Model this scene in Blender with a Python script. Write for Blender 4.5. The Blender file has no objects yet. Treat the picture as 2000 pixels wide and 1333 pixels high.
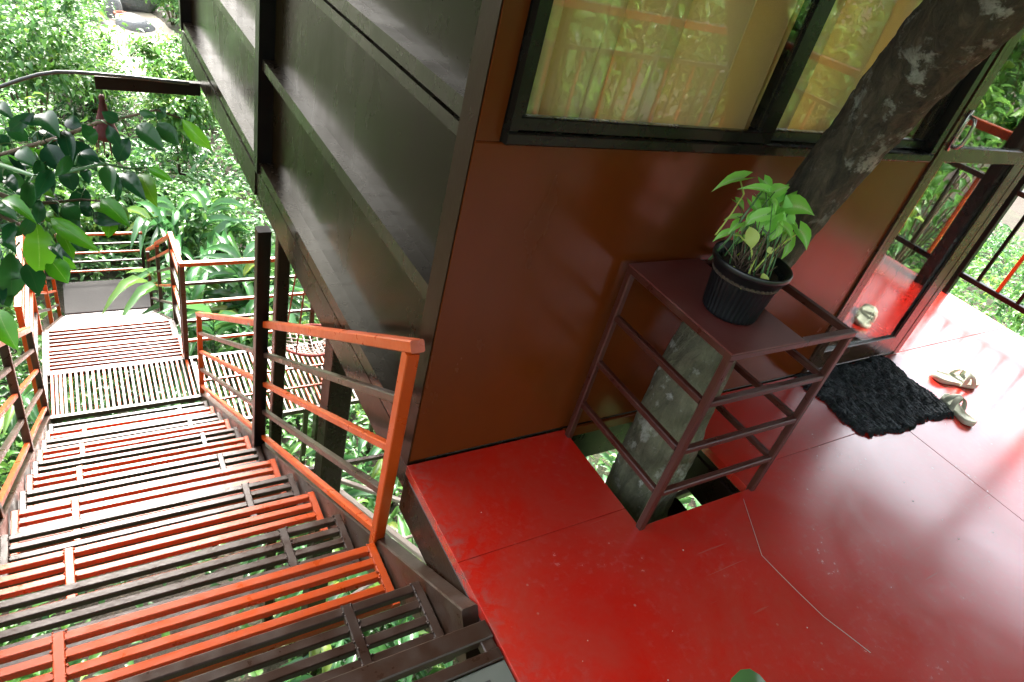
import bpy, bmesh, math, random
import numpy as np
from mathutils import Vector, Matrix, Euler
random.seed(7); rng = np.random.default_rng(11)
sc = bpy.context.scene
COL = sc.collection

# ------------------------------------------------------------------ camera
RC = ((0.84895, -0.476057, 0.229463), (-0.117395, -0.593233, -0.796425), (0.515269, 0.649187, -0.559512))
FPX, CAMZ = 1297.7, 1.5          # focal length in pixels of the 2000 px wide photograph, eye height above the deck
cam_d = bpy.data.cameras.new('camera'); cam = bpy.data.objects.new('camera', cam_d); COL.objects.link(cam)
cam_d.sensor_width = 36; cam_d.lens = FPX / 2000 * 36; cam_d.clip_end = 3000; cam_d.clip_start = 0.02
_r, _d, _f = (Vector(v) for v in RC)
M = Matrix((( _r.x, -_d.x, -_f.x, 0), (_r.y, -_d.y, -_f.y, 0), (_r.z, -_d.z, -_f.z, CAMZ), (0, 0, 0, 1)))
cam.matrix_world = M
sc.camera = cam
# ------------------------------------------------------------------ world, sun, exposure
SUN_EL, SUN_AZ = 42, 82          # degrees; azimuth measured from +X towards +Y
w = bpy.data.worlds.new('World'); sc.world = w; w.use_nodes = True
nt = w.node_tree; bg = nt.nodes['Background']
sky = nt.nodes.new('ShaderNodeTexSky'); sky.sky_type = 'NISHITA'; sky.sun_disc = False
sky.sun_elevation = math.radians(SUN_EL); sky.sun_rotation = math.radians(90 - SUN_AZ)
sky.air_density = 1.0; sky.dust_density = 7.0; sky.ozone_density = 0.6
hs = nt.nodes.new('ShaderNodeHueSaturation'); hs.inputs['Saturation'].default_value = 0.4
nt.links.new(sky.outputs[0], hs.inputs['Color']); nt.links.new(hs.outputs[0], bg.inputs[0])
bg.inputs[1].default_value = 0.15
sun_d = bpy.data.lights.new('sun', 'SUN'); sun_d.energy = 1.0; sun_d.angle = math.radians(13); sun_d.color = (1, .95, .87)
sun = bpy.data.objects.new('sun', sun_d); COL.objects.link(sun)
_e, _a = math.radians(SUN_EL), math.radians(SUN_AZ)
sun.rotation_euler = Vector((math.cos(_e)*math.cos(_a), math.cos(_e)*math.sin(_a), math.sin(_e))).to_track_quat('Z', 'Y').to_euler()
sun.location = (6, 8, 12)
sc.view_settings.view_transform = 'Standard'; sc.view_settings.look = 'None'
sc.view_settings.gamma = 1; sc.view_settings.exposure = 3.2
sc.render.engine = 'CYCLES'
try:
    sc.cycles.max_bounces = 8; sc.cycles.transparent_max_bounces = 12; sc.cycles.caustics_reflective = False
    sc.cycles.caustics_refractive = False; sc.cycles.use_denoising = True; sc.cycles.sample_clamp_indirect = 6
except Exception: pass

# ------------------------------------------------------------------ pixel helpers (a pixel gives a direction only)
def ray(x, y):
    c = ((x - 1000) / FPX, (y - 666.5) / FPX, 1.0)
    return Vector((sum(RC[i][0]*c[i] for i in range(3)), sum(RC[i][1]*c[i] for i in range(3)), sum(RC[i][2]*c[i] for i in range(3))))
EYE = Vector((0, 0, CAMZ))
def dep(x, y, d): return EYE + ray(x, y) * d
def onz(x, y, z=0.0):
    r = ray(x, y); return EYE + r * ((z - CAMZ) / r.z)
def onplane(x, y, p, n):
    r = ray(x, y); return EYE + r * ((p - EYE).dot(n) / r.dot(n))

# ------------------------------------------------------------------ materials
MATS = {}
def nodes_of(name):
    m = bpy.data.materials.new(name); m.use_nodes = True
    n = m.node_tree.nodes; return m, m.node_tree, n, n['Principled BSDF']
def ramp(nt, stops):
    r = nt.nodes.new('ShaderNodeValToRGB'); e = r.color_ramp.elements
    while len(e) < len(stops): e.new(.5)
    for i, (p, c) in enumerate(stops):
        e[i].position = p; e[i].color = (*c, 1) if len(c) == 3 else c
    return r
def noise(nt, scale, detail=4, rough=.55, vec=None, dist=0):
    t = nt.nodes.new('ShaderNodeTexNoise'); t.inputs['Scale'].default_value = scale
    t.inputs['Detail'].default_value = detail; t.inputs['Roughness'].default_value = rough; t.inputs['Distortion'].default_value = dist
    if vec is not None: nt.links.new(vec, t.inputs['Vector'])
    return t
def coord(nt, scale=(1, 1, 1), kind='Object'):
    g = nt.nodes.new('ShaderNodeNewGeometry') if kind == 'World' else nt.nodes.new('ShaderNodeTexCoord')
    mp = nt.nodes.new('ShaderNodeMapping'); mp.inputs['Scale'].default_value = scale
    nt.links.new(g.outputs['Position' if kind == 'World' else 'Object'], mp.inputs[0]); return mp.outputs[0]
def mix(nt, fac, a, b, blend='MIX'):
    x = nt.nodes.new('ShaderNodeMix'); x.data_type = 'RGBA'; x.blend_type = blend
    for s, v in ((x.inputs[0], fac), (x.inputs[6], a), (x.inputs[7], b)):
        if hasattr(v, 'links') or hasattr(v, 'is_output'): nt.links.new(v, s)
        elif isinstance(v, (int, float)): s.default_value = v
        else: s.default_value = (*v, 1)
    return x.outputs[2]
def bump(nt, h, strength, dist, bsdf):
    b = nt.nodes.new('ShaderNodeBump'); b.inputs['Strength'].default_value = strength; b.inputs['Distance'].default_value = dist
    nt.links.new(h, b.inputs['Height']); nt.links.new(b.outputs[0], bsdf.inputs['Normal']); return b
def paint(name, base, wear, rough=(.25, .45), wear_amt=.5, scale=9, stretch=(1, 1, 1), bumps=.15, vary=.25, chips=None, spec=.5, coat=0, bdist=.004, tint=None):
    """Brushed oil paint on steel or board: slow tone drift, dust, worn spots, brush relief."""
    m, nt, n, b = nodes_of(name)
    v = coord(nt, stretch, 'World')
    n1 = noise(nt, scale, 6, .6, v); n2 = noise(nt, scale*5, 4, .6, v); n3 = noise(nt, scale*.18, 3, .5, v)
    r1 = ramp(nt, ((.42, (0, 0, 0)), (.72, (wear_amt,)*3))); nt.links.new(n1.outputs[0], r1.inputs[0])
    c = mix(nt, r1.outputs[0], base, wear)
    dk = tuple(x*(1-vary) for x in base); r3 = ramp(nt, ((.35, (0, 0, 0)), (.65, (.8,)*3))); nt.links.new(n3.outputs[0], r3.inputs[0])
    c = mix(nt, r3.outputs[0], c, dk)
    oi = nt.nodes.new('ShaderNodeObjectInfo'); rr = ramp(nt, ((0, (1-vary*.6,)*3), (1, (1,)*3))); nt.links.new(oi.outputs['Random'], rr.inputs[0])
    c = mix(nt, 1.0, c, rr.outputs[0], 'MULTIPLY')
    if chips:
        n4 = noise(nt, chips[1], 3, .6, v); r4 = ramp(nt, ((chips[2], (0, 0, 0)), (chips[2]+.02, (1, 1, 1)))); nt.links.new(n4.outputs[0], r4.inputs[0])
        c = mix(nt, r4.outputs[0], c, chips[0])
    nt.links.new(c, b.inputs['Base Color'])
    rr2 = ramp(nt, ((.3, (rough[0],)*3), (.7, (rough[1],)*3))); nt.links.new(n1.outputs[0], rr2.inputs[0]); nt.links.new(rr2.outputs[0], b.inputs['Roughness'])
    b.inputs['Specular IOR Level'].default_value = spec
    if tint: b.inputs['Specular Tint'].default_value = (*tint, 1)
    b.inputs['Coat Weight'].default_value = coat; b.inputs['Coat Roughness'].default_value = .12
    ad = nt.nodes.new('ShaderNodeMath'); ad.operation = 'ADD'; nt.links.new(n2.outputs[0], ad.inputs[0]); nt.links.new(n1.outputs[0], ad.inputs[1])
    bump(nt, ad.outputs[0], bumps, bdist, b)
    MATS[name] = m; return m
def leafmat(name, stops, rough=.35, trans=.3, spec=.5, scale=0, veins=None):
    m, nt, n, b = nodes_of(name)
    g = nt.nodes.new('ShaderNodeNewGeometry')
    r = ramp(nt, stops)
    if scale:
        nz = noise(nt, scale, 2, .5, coord(nt, (1, 1, 1), 'World'))
        a = nt.nodes.new('ShaderNodeMath'); a.operation = 'MULTIPLY_ADD'; nt.links.new(nz.outputs[0], a.inputs[0]); a.inputs[1].default_value = 1.1
        q = nt.nodes.new('ShaderNodeMath'); q.operation = 'MULTIPLY_ADD'; nt.links.new(g.outputs['Random Per Island'], q.inputs[0]); q.inputs[1].default_value = .6; q.inputs[2].default_value = -.35
        nt.links.new(q.outputs[0], a.inputs[2]); nt.links.new(a.outputs[0], r.inputs[0])
    else:
        oi = nt.nodes.new('ShaderNodeObjectInfo'); a = nt.nodes.new('ShaderNodeMath'); a.operation = 'ADD'
        nt.links.new(g.outputs['Random Per Island'], a.inputs[0]); nt.links.new(oi.outputs['Random'], a.inputs[1])
        fr = nt.nodes.new('ShaderNodeMath'); fr.operation = 'FRACT'; nt.links.new(a.outputs[0], fr.inputs[0]); nt.links.new(fr.outputs[0], r.inputs[0])
    c = r.outputs[0]
    if veins:
        uv = nt.nodes.new('ShaderNodeUVMap'); uv.uv_map = 'uv'
        sp = nt.nodes.new('ShaderNodeSeparateXYZ'); nt.links.new(uv.outputs[0], sp.inputs[0])
        ab = nt.nodes.new('ShaderNodeMath'); ab.operation = 'ABSOLUTE'; nt.links.new(sp.outputs[0], ab.inputs[0])
        rv = ramp(nt, ((0, (1, 1, 1)), (veins[1], (.25,)*3), (min(.98, veins[1]*3), (0, 0, 0)))); nt.links.new(ab.outputs[0], rv.inputs[0])
        nz2 = noise(nt, veins[2], 3, .6, coord(nt)); 
        rv2 = ramp(nt, ((.3, (.1,)*3), (.6, (1, 1, 1)))); nt.links.new(nz2.outputs[0], rv2.inputs[0])
        ml = mix(nt, 1.0, rv.outputs[0], rv2.outputs[0], 'MULTIPLY')
        c = mix(nt, ml, c, veins[0])
    nt.links.new(c, b.inputs['Base Color']); b.inputs['Roughness'].default_value = rough; b.inputs['Specular IOR Level'].default_value = spec
    t = nt.nodes.new('ShaderNodeBsdfTranslucent'); hsv = nt.nodes.new('ShaderNodeHueSaturation'); hsv.inputs['Value'].default_value = 1.5; hsv.inputs['Hue'].default_value = .49
    nt.links.new(c, hsv.inputs['Color']); nt.links.new(hsv.outputs[0], t.inputs[0])
    ms = nt.nodes.new('ShaderNodeMixShader'); ms.inputs[0].default_value = trans
    out = n['Material Output']; nt.links.new(b.outputs[0], ms.inputs[1]); nt.links.new(t.outputs[0], ms.inputs[2]); nt.links.new(ms.outputs[0], out.inputs[0])
    MATS[name] = m; return m

# deck red floor paint, with scuffs, dust and pale specks
def floor_mat():
    m, nt, n, b = nodes_of('red_floor_paint')
    v = coord(nt, (1, 1, 1), 'World')
    n1 = noise(nt, 3.0, 7, .65, v, .6); n2 = noise(nt, 38, 5, .6, v); n3 = noise(nt, .9, 4, .55, v); n5 = noise(nt, 140, 2, .5, v)
    r1 = ramp(nt, ((.40, (0, 0, 0)), (.75, (.55,)*3))); nt.links.new(n1.outputs[0], r1.inputs[0])
    c = mix(nt, r1.outputs[0], (.47, .0105, .0048), (.42, .028, .016))
    r3 = ramp(nt, ((.35, (0, 0, 0)), (.7, (.6,)*3))); nt.links.new(n3.outputs[0], r3.inputs[0]); c = mix(nt, r3.outputs[0], c, (.36, .0105, .006))
    # dusty scuffs: fine noise inside larger patches
    r2 = ramp(nt, ((.53, (0, 0, 0)), (.74, (.75,)*3))); nt.links.new(n2.outputs[0], r2.inputs[0])
    ml = mix(nt, 1.0, r2.outputs[0], r1.outputs[0], 'MULTIPLY'); c = mix(nt, ml, c, (.32, .14, .12))
    vo = nt.nodes.new('ShaderNodeTexVoronoi'); vo.inputs['Scale'].default_value = 16; nt.links.new(v, vo.inputs['Vector'])
    rv = ramp(nt, ((0, (1, 1, 1)), (.045, (1, 1, 1)), (.07, (0, 0, 0)))); nt.links.new(vo.outputs['Distance'], rv.inputs[0])
    n6 = noise(nt, 2.2, 2, .5, v); r6 = ramp(nt, ((.52, (0, 0, 0)), (.6, (.55,)*3))); nt.links.new(n6.outputs[0], r6.inputs[0])
    c = mix(nt, mix(nt, 1.0, rv.outputs[0], r6.outputs[0], 'MULTIPLY'), c, (.36, .24, .2))
    # scratches
    for rot, sx, th in ((.5, .8, .715), (1.9, .6, .725)):
        mp = nt.nodes.new('ShaderNodeMapping'); mp.inputs['Rotation'].default_value = (0, 0, rot); mp.inputs['Scale'].default_value = (sx*4, 70, 1)
        nt.links.new(v, mp.inputs[0]); ns = noise(nt, 1.0, 3, .5, mp.outputs[0], .3)
        rs = ramp(nt, ((th, (0, 0, 0)), (th+.03, (.5,)*3))); nt.links.new(ns.outputs[0], rs.inputs[0]); c = mix(nt, rs.outputs[0], c, (.28, .09, .07))
    # foot worn, dusty strip along the stair edge
    sp = nt.nodes.new('ShaderNodeSeparateXYZ'); nt.links.new(v, sp.inputs[0]); re_ = ramp(nt, ((.70, (1, 1, 1)), (.80, (.25,)*3), (1.0, (0, 0, 0)))); nt.links.new(sp.outputs[0], re_.inputs[0])
    nw = noise(nt, 26, 6, .7, v, .5); rw = ramp(nt, ((.46, (0, 0, 0)), (.66, (.8,)*3))); nt.links.new(nw.outputs[0], rw.inputs[0])
    c = mix(nt, mix(nt, 1.0, re_.outputs[0], rw.outputs[0], 'MULTIPLY'), c, (.17, .09, .075))
    # smears left by mopping and feet
    nm = noise(nt, 2.6, 8, .74, v, .35); rm = ramp(nt, ((.43, (0, 0, 0)), (.68, (.85,)*3))); nt.links.new(nm.outputs[0], rm.inputs[0]); c = mix(nt, rm.outputs[0], c, (.37, .034, .021))
    nt.links.new(c, b.inputs['Base Color'])
    rr = ramp(nt, ((.3, (.17,)*3), (.75, (.27,)*3))); nt.links.new(n1.outputs[0], rr.inputs[0])
    rg = mix(nt, ml, rr.outputs[0], (.45, .45, .45)); nt.links.new(rg, b.inputs['Roughness'])
    ad = nt.nodes.new('ShaderNodeMath'); ad.operation = 'MULTIPLY_ADD'; nt.links.new(n5.outputs[0], ad.inputs[0]); ad.inputs[1].default_value = .25; nt.links.new(n2.outputs[0], ad.inputs[2])
    bump(nt, ad.outputs[0], .10, .003, b); b.inputs['Specular IOR Level'].default_value = .5; b.inputs['Coat Weight'].default_value = 1; b.inputs['Coat IOR'].default_value = 1.8; nt.links.new(rg, b.inputs['Coat Roughness']); b.inputs['Coat Normal'].default_value = (0, 0, 0)
    MATS['red_floor_paint'] = m
floor_mat()
paint('orange_paint', (.46, .058, .0035), (.28, .070, .022), (.24, .45), .35, 14, vary=.18, chips=((.13, .26, .21), 5.5, .70))
paint('brown_paint', (.040, .019, .011), (.085, .066, .052), (.24, .45), .6, 16, vary=.3, spec=.45, chips=((.16, .27, .23), 5.0, .72))
paint('dark_brown_paint', (.017, .0070, .0035), (.030, .017, .010), (.22, .38), .4, 10, vary=.25, spec=.28)
paint('stand_paint', (.060, .013, .008), (.095, .045, .03), (.25, .45), .5, 14, vary=.2)
paint('plate_paint', (.11, .022, .017), (.16, .075, .065), (.35, .5), .55, 7, vary=.25)
paint('front_wall_paint', (.150, .032, .0055), (.100, .026, .0055), (.14, .30), .8, 2.4, stretch=(1, 1, .45), vary=.38, bumps=.07, spec=.30, coat=0, bdist=.006)
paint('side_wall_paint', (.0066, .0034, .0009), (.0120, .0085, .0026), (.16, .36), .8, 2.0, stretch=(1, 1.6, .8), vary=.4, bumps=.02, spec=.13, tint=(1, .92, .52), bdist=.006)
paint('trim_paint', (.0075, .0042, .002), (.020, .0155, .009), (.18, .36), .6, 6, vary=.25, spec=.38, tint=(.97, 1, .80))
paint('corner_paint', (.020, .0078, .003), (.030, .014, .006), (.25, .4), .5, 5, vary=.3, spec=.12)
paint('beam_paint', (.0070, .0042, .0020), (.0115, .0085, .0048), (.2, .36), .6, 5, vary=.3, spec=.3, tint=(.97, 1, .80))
paint('black_paint', (.004, .0032, .0028), (.009, .007, .006), (.25, .4), .4, 8, vary=.2, spec=.2)
paint('window_aluminium', (.006, .006, .005), (.012, .012, .010), (.2, .35), .4, 10, vary=.15, bumps=.03, spec=.35)
paint('door_aluminium', (.055, .029, .018), (.08, .055, .04), (.20, .33), .4, 10, vary=.15, bumps=.03, spec=.65)
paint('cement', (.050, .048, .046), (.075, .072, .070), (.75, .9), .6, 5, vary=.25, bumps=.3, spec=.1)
paint('greenish_plate', (.115, .13, .105), (.19, .20, .17), (.45, .65), .6, 8, vary=.3)
paint('ceiling_paint', (.16, .10, .07), (.2, .13, .09), (.5, .7), .5, 4)
paint('pale_pipe', (.48, .40, .34), (.36, .28, .23), (.35, .55), .5, 9, vary=.2)
paint('room_wall', (.34, .30, .22), (.38, .34, .25), (.6, .8), .5, 3)
paint('steel', (.55, .54, .51), (.45, .44, .41), (.18, .3), .4, 20, bumps=.02); MATS['steel'].node_tree.nodes['Principled BSDF'].inputs['Metallic'].default_value = .9
paint('soil', (.055, .035, .022), (.12, .08, .05), (.8, .95), .7, 40, bumps=.9, bdist=.01)
paint('bark_dead', (.13, .085, .05), (.20, .15, .10), (.7, .9), .6, 30, bumps=.7)
paint('sandal_foam', (.40, .43, .33), (.34, .37, .29), (.5, .65), .4, 14, vary=.1, bumps=.1)
paint('pot_plastic', (.0045, .0065, .008), (.011, .015, .017), (.28, .42), .5, 12, vary=.2, bumps=.05)
paint('rug_yarn', (.046, .060, .066), (.36, .41, .43), (.75, .95), .75, 55, stretch=(1, 2.2, 1), vary=.45, bumps=1.0, bdist=.008)
paint('red_rope', (.30, .035, .025), (.40, .12, .09), (.6, .8), .5, 60, bumps=.6)
paint('ornament_cloth', (.055, .005, .0045), (.085, .014, .01), (.7, .9), .6, 60, bumps=.8)
paint('hose_rubber', (.03, .035, .032), (.08, .085, .08), (.3, .5), .5, 20)
paint('stone', (.20, .21, .22), (.33, .33, .32), (.7, .9), .7, 3, vary=.4, bumps=.9, bdist=.05)
paint('clay', (.42, .13, .07), (.46, .2, .13), (.6, .8), .5, 4)
leafmat('leaf_dark', ((0, (.006, .036, .014)), (.5, (.010, .060, .018)), (1, (.018, .085, .016))), .20, .22, .30, veins=((.035, .085, .025), .03, 30))
leafmat('leaf_backlit', ((0, (.035, .19, .008)), (.5, (.055, .25, .010)), (1, (.09, .29, .014))), .25, .40, .4, veins=((.22, .40, .08), .03, 30))  # brighter copy for the branch's lime leaves: backlight put into the colour
leafmat('leaf_pot', ((0, (.17, .52, .06)), (.5, (.24, .62, .08)), (1, (.32, .68, .14))), .38, .30, .45, veins=((.52, .68, .36), .22, 45))
leafmat('leaf_yellow', ((0, (.42, .55, .06)), (1, (.55, .66, .20))), .45, .35)
leafmat('leaf_ginger', ((0, (.035, .120, .035)), (.5, (.055, .170, .055)), (.85, (.09, .23, .05)), (1, (.20, .27, .05))), .24, .25, .6, veins=((.13, .26, .11), .05, 12))
leafmat('leaf_shrub', ((0, (.026, .09, .03)), (.45, (.065, .18, .036)), (.8, (.12, .26, .04)), (1, (.24, .33, .06))), .28, .36, .42, scale=.8)
leafmat('leaf_under', ((0, (.026, .085, .036)), (.4, (.060, .160, .050)), (.75, (.11, .24, .055)), (.93, (.20, .31, .07)), (1, (.36, .34, .10))), .27, .36, .42, scale=.55)
def bark_mat():
    m, nt, n, b = nodes_of('bark')
    v = coord(nt, (1, 1, 1), 'World'); vs = coord(nt, (26, 26, 7), 'World')
    n1 = noise(nt, 5, 7, .65, v); n2 = noise(nt, 1, 8, .7, vs, 1.2); n3 = noise(nt, 15, 5, .68, v, .15); n4 = noise(nt, 3.2, 4, .6, v); n5 = noise(nt, 70, 4, .7, v)
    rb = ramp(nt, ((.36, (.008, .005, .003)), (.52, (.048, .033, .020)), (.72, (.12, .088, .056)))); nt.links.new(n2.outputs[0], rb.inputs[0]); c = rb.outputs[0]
    # algae, with lower trunk light and upper shade painted in by height
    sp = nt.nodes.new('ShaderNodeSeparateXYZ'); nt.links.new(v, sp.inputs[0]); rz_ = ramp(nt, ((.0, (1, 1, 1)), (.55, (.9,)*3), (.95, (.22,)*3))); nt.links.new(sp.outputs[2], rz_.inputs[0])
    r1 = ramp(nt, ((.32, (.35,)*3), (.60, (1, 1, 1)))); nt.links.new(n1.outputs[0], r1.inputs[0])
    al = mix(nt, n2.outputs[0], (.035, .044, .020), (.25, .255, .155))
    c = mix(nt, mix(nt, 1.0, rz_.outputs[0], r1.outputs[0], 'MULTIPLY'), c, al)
    # lichen: clustered crusts with broken rims
    r3 = ramp(nt, ((.55, (0, 0, 0)), (.63, (.95,)*3))); nt.links.new(n3.outputs[0], r3.inputs[0])
    r4 = ramp(nt, ((.42, (0, 0, 0)), (.56, (1, 1, 1)))); nt.links.new(n4.outputs[0], r4.inputs[0])
    li = mix(nt, n5.outputs[0], (.16, .17, .13), (.55, .57, .50))
    c = mix(nt, mix(nt, 1.0, r3.outputs[0], r4.outputs[0], 'MULTIPLY'), c, li)
    nt.links.new(c, b.inputs['Base Color']); b.inputs['Roughness'].default_value = .85
    ad = nt.nodes.new('ShaderNodeMath'); ad.operation = 'MULTIPLY_ADD'; nt.links.new(n5.outputs[0], ad.inputs[0]); ad.inputs[1].default_value = .35; nt.links.new(n2.outputs[0], ad.inputs[2])
    bump(nt, ad.outputs[0], .9, .03, b); MATS['bark'] = m
bark_mat()
def ground_mat():
    m, nt, n, b = nodes_of('ground_soil'); v = coord(nt, (1, 1, 1), 'World')
    n1 = noise(nt, .35, 5, .6, v); n2 = noise(nt, 5, 6, .65, v); n3 = noise(nt, 30, 3, .6, v)
    c = mix(nt, n2.outputs[0], (.016, .012, .008), (.055, .041, .026))
    r = ramp(nt, ((.45, (0, 0, 0)), (.6, (.8,)*3))); nt.links.new(n1.outputs[0], r.inputs[0]); c = mix(nt, r.outputs[0], c, (.030, .045, .015))
    r3 = ramp(nt, ((.58, (0, 0, 0)), (.66, (.8,)*3))); nt.links.new(n3.outputs[0], r3.inputs[0]); c = mix(nt, r3.outputs[0], c, (.12, .085, .05))
    nt.links.new(c, b.inputs['Base Color']); b.inputs['Roughness'].default_value = .9; bump(nt, n2.outputs[0], .8, .08, b); MATS['ground_soil'] = m
ground_mat()
paint('path_earth', (.46, .38, .31), (.54, .46, .38), (.8, .95), .6, 2, vary=.15, bumps=.5)
def glass_mat(name, r0, tint):
    m, nt, n, b = nodes_of(name); n.remove(b)
    g = nt.nodes.new('ShaderNodeNewGeometry'); dt = nt.nodes.new('ShaderNodeVectorMath'); dt.operation = 'DOT_PRODUCT'
    nt.links.new(g.outputs['Normal'], dt.inputs[0]); nt.links.new(g.outputs['Incoming'], dt.inputs[1])
    def mth(op, a, b=None):
        x = nt.nodes.new('ShaderNodeMath'); x.operation = op
        for k, v in enumerate((a, b)):
            if v is None: continue
            if isinstance(v, (int, float)): x.inputs[k].default_value = v
            else: nt.links.new(v, x.inputs[k])
        return x.outputs[0]
    c5 = mth('POWER', mth('SUBTRACT', 1.0, mth('ABSOLUTE', dt.outputs['Value'])), 5.0)
    fac = mth('ADD', mth('MULTIPLY', c5, 1-r0), r0)
    tr = nt.nodes.new('ShaderNodeBsdfTransparent'); tr.inputs[0].default_value = (*tint, 1)
    gl = nt.nodes.new('ShaderNodeBsdfGlossy'); gl.inputs['Roughness'].default_value = .0; gl.inputs[0].default_value = (.97, .98, .97, 1)
    ms = nt.nodes.new('ShaderNodeMixShader'); nt.links.new(fac, ms.inputs[0]); nt.links.new(tr.outputs[0], ms.inputs[1]); nt.links.new(gl.outputs[0], ms.inputs[2])
    nt.links.new(ms.outputs[0], n['Material Output'].inputs[0]); MATS[name] = m
glass_mat('window_glass', .055, (.985, .985, .97)); glass_mat('door_glass', .14, (.80, .82, .78))
def curtain_mat(name, col, tr):
    m, nt, n, b = nodes_of(name); v = coord(nt, (160, 160, 160), 'World')
    n1 = noise(nt, 1, 2, .5, v); c = mix(nt, n1.outputs[0], tuple(x*.92 for x in col), col); nt.links.new(c, b.inputs['Base Color']); b.inputs['Roughness'].default_value = .8
    t = nt.nodes.new('ShaderNodeBsdfTranslucent'); nt.links.new(c, t.inputs[0]); ms = nt.nodes.new('ShaderNodeMixShader'); ms.inputs[0].default_value = tr
    nt.links.new(b.outputs[0], ms.inputs[1]); nt.links.new(t.outputs[0], ms.inputs[2]); nt.links.new(ms.outputs[0], n['Material Output'].inputs[0]); MATS[name] = m
curtain_mat('gold_curtain', (.85, .71, .35), .37); curtain_mat('sheer_curtain', (.13, .085, .06), .25)

# ------------------------------------------------------------------ object helpers
W = {}
def put(o, parent, Mw):
    COL.objects.link(o)
    if parent is not None:
        o.parent = parent; o.matrix_basis = W[parent.name].inverted() @ Mw
    else: o.matrix_basis = Mw
    W[o.name] = Mw; return o
def tag(o, label=None, cat=None, group=None, kind=None):
    for k, v in (('label', label), ('category', cat), ('group', group), ('kind', kind)):
        if v: o[k] = v
    return o
def thing(name, label, cat, loc=(0, 0, 0), group=None):
    o = bpy.data.objects.new(name, None); o.empty_display_size = .1
    put(o, None, Matrix.Translation(Vector(loc))); return tag(o, label, cat, group)
def mesh_obj(name, verts, faces, mat, parent=None, smooth=False, uvs=None, Mw=None):
    me = bpy.data.meshes.new(name)
    org = W[parent.name].translation if parent is not None else Vector((0, 0, 0))
    if Mw is None: Mw = Matrix.Translation(org); verts = [(v[0]-org.x, v[1]-org.y, v[2]-org.z) for v in verts]
    me.from_pydata([tuple(v) for v in verts], [], faces); me.materials.append(MATS[mat])
    if smooth: me.polygons.foreach_set('use_smooth', [True]*len(me.polygons))
    if uvs is not None:
        l = me.uv_layers.new(name='uv'); vi = np.zeros(len(me.loops), dtype=np.int32); me.loops.foreach_get('vertex_index', vi)
        l.data.foreach_set('uv', np.asarray(uvs, dtype=np.float32)[vi].ravel())
    me.update(); o = bpy.data.objects.new(name, me); return put(o, parent, Mw)
class MB:
    """Collects shapes in world coordinates; build() links them as one mesh object."""
    def __init__(s): s.v = []; s.f = []
    def box(s, a, b, ch=0.0):
        a, b = Vector(a), Vector(b); c = (a+b)/2; return s.obar(c, Vector((1, 0, 0)), Vector((0, 1, 0)), Vector((0, 0, 1)), b-a, ch)
    def obar(s, c, X, Y, Z, d, ch=0.0):
        hx, hy, hz = d[0]/2, d[1]/2, d[2]/2; n = len(s.v)
        if ch <= 0: pr = [(-hy, -hz), (hy, -hz), (hy, hz), (-hy, hz)]
        else:
            ch = min(ch, hy*.9, hz*.9)
            pr = [(-hy+ch, -hz), (hy-ch, -hz), (hy, -hz+ch), (hy, hz-ch), (hy-ch, hz), (-hy+ch, hz), (-hy, hz-ch), (-hy, -hz+ch)]
        k = len(pr)
        for sx in (-hx, hx):
            for y, z in pr: s.v.append(c + X*sx + Y*y + Z*z)
        for i in range(k):
            j = (i+1) % k; s.f.append((n+i, n+j, n+k+j, n+k+i))
        s.f.append(tuple(n+i for i in reversed(range(k)))); s.f.append(tuple(n+k+i for i in range(k))); return s
    def bar(s, p, q, w, h, ch=.003, up=(0, 0, 1)):
        p, q = Vector(p), Vector(q); X = (q-p); L = X.length; X = X/L; U = Vector(up)
        if abs(X.dot(U)) > .97: U = Vector((0, 1, 0))
        Y = U.cross(X).normalized(); Z = X.cross(Y); return s.obar((p+q)/2, X, Y, Z, (L, w, h), ch)
    def tube(s, pts, rad, k=8, caps=True):
        pts = [Vector(p) for p in pts]; n0 = len(s.v); rad = rad if hasattr(rad, '__len__') else [rad]*len(pts)
        ref = None
        for i, p in enumerate(pts):
            t = (pts[min(i+1, len(pts)-1)] - pts[max(i-1, 0)]).normalized()
            if ref is None: ref = t.orthogonal().normalized()
            ref = (ref - t*ref.dot(t)).normalized(); b = t.cross(ref)
            for j in range(k):
                a = 2*math.pi*j/k; s.v.append(p + (ref*math.cos(a) + b*math.sin(a))*rad[i])
        for i in range(len(pts)-1):
            for j in range(k):
                a = n0+i*k+j; b2 = n0+i*k+(j+1) % k; s.f.append((a, b2, b2+k, a+k))
        if caps: s.f.append(tuple(n0+j for j in reversed(range(k)))); s.f.append(tuple(n0+(len(pts)-1)*k+j for j in range(k)))
        return s
    def lathe(s, prof, c, k=32, flute=0.0, nfl=0, fl_rng=None, close=False):
        n0 = len(s.v); c = Vector(c)
        for i, (r, z) in enumerate(prof):
            for j in range(k):
                a = 2*math.pi*j/k; rr = r
                if flute and fl_rng[0] <= i <= fl_rng[1]: rr = r - flute*(.5+.5*math.cos(nfl*a))
                s.v.append(c + Vector((rr*math.cos(a), rr*math.sin(a), z)))
        for i in range(len(prof)-1):
            for j in range(k):
                a = n0+i*k+j; b = n0+i*k+(j+1) % k; s.f.append((a, b, b+k, a+k))
        s.f.append(tuple(n0+j for j in reversed(range(k))))
        if close: s.f.append(tuple(n0+(len(prof)-1)*k+j for j in range(k)))
        return s
    def prism(s, poly, z0, z1):
        n = len(s.v); k = len(poly)
        for z in (z0, z1):
            for x, y in poly: s.v.append(Vector((x, y, z)))
        s.f.append(tuple(n+i for i in reversed(range(k)))); s.f.append(tuple(n+k+i for i in range(k)))
        for i in range(k): j = (i+1) % k; s.f.append((n+i, n+j, n+k+j, n+k+i))
        return s
    def build(s, name, mat, parent=None, smooth=False): return mesh_obj(name, s.v, s.f, mat, parent, smooth)
_cache = {}
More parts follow.
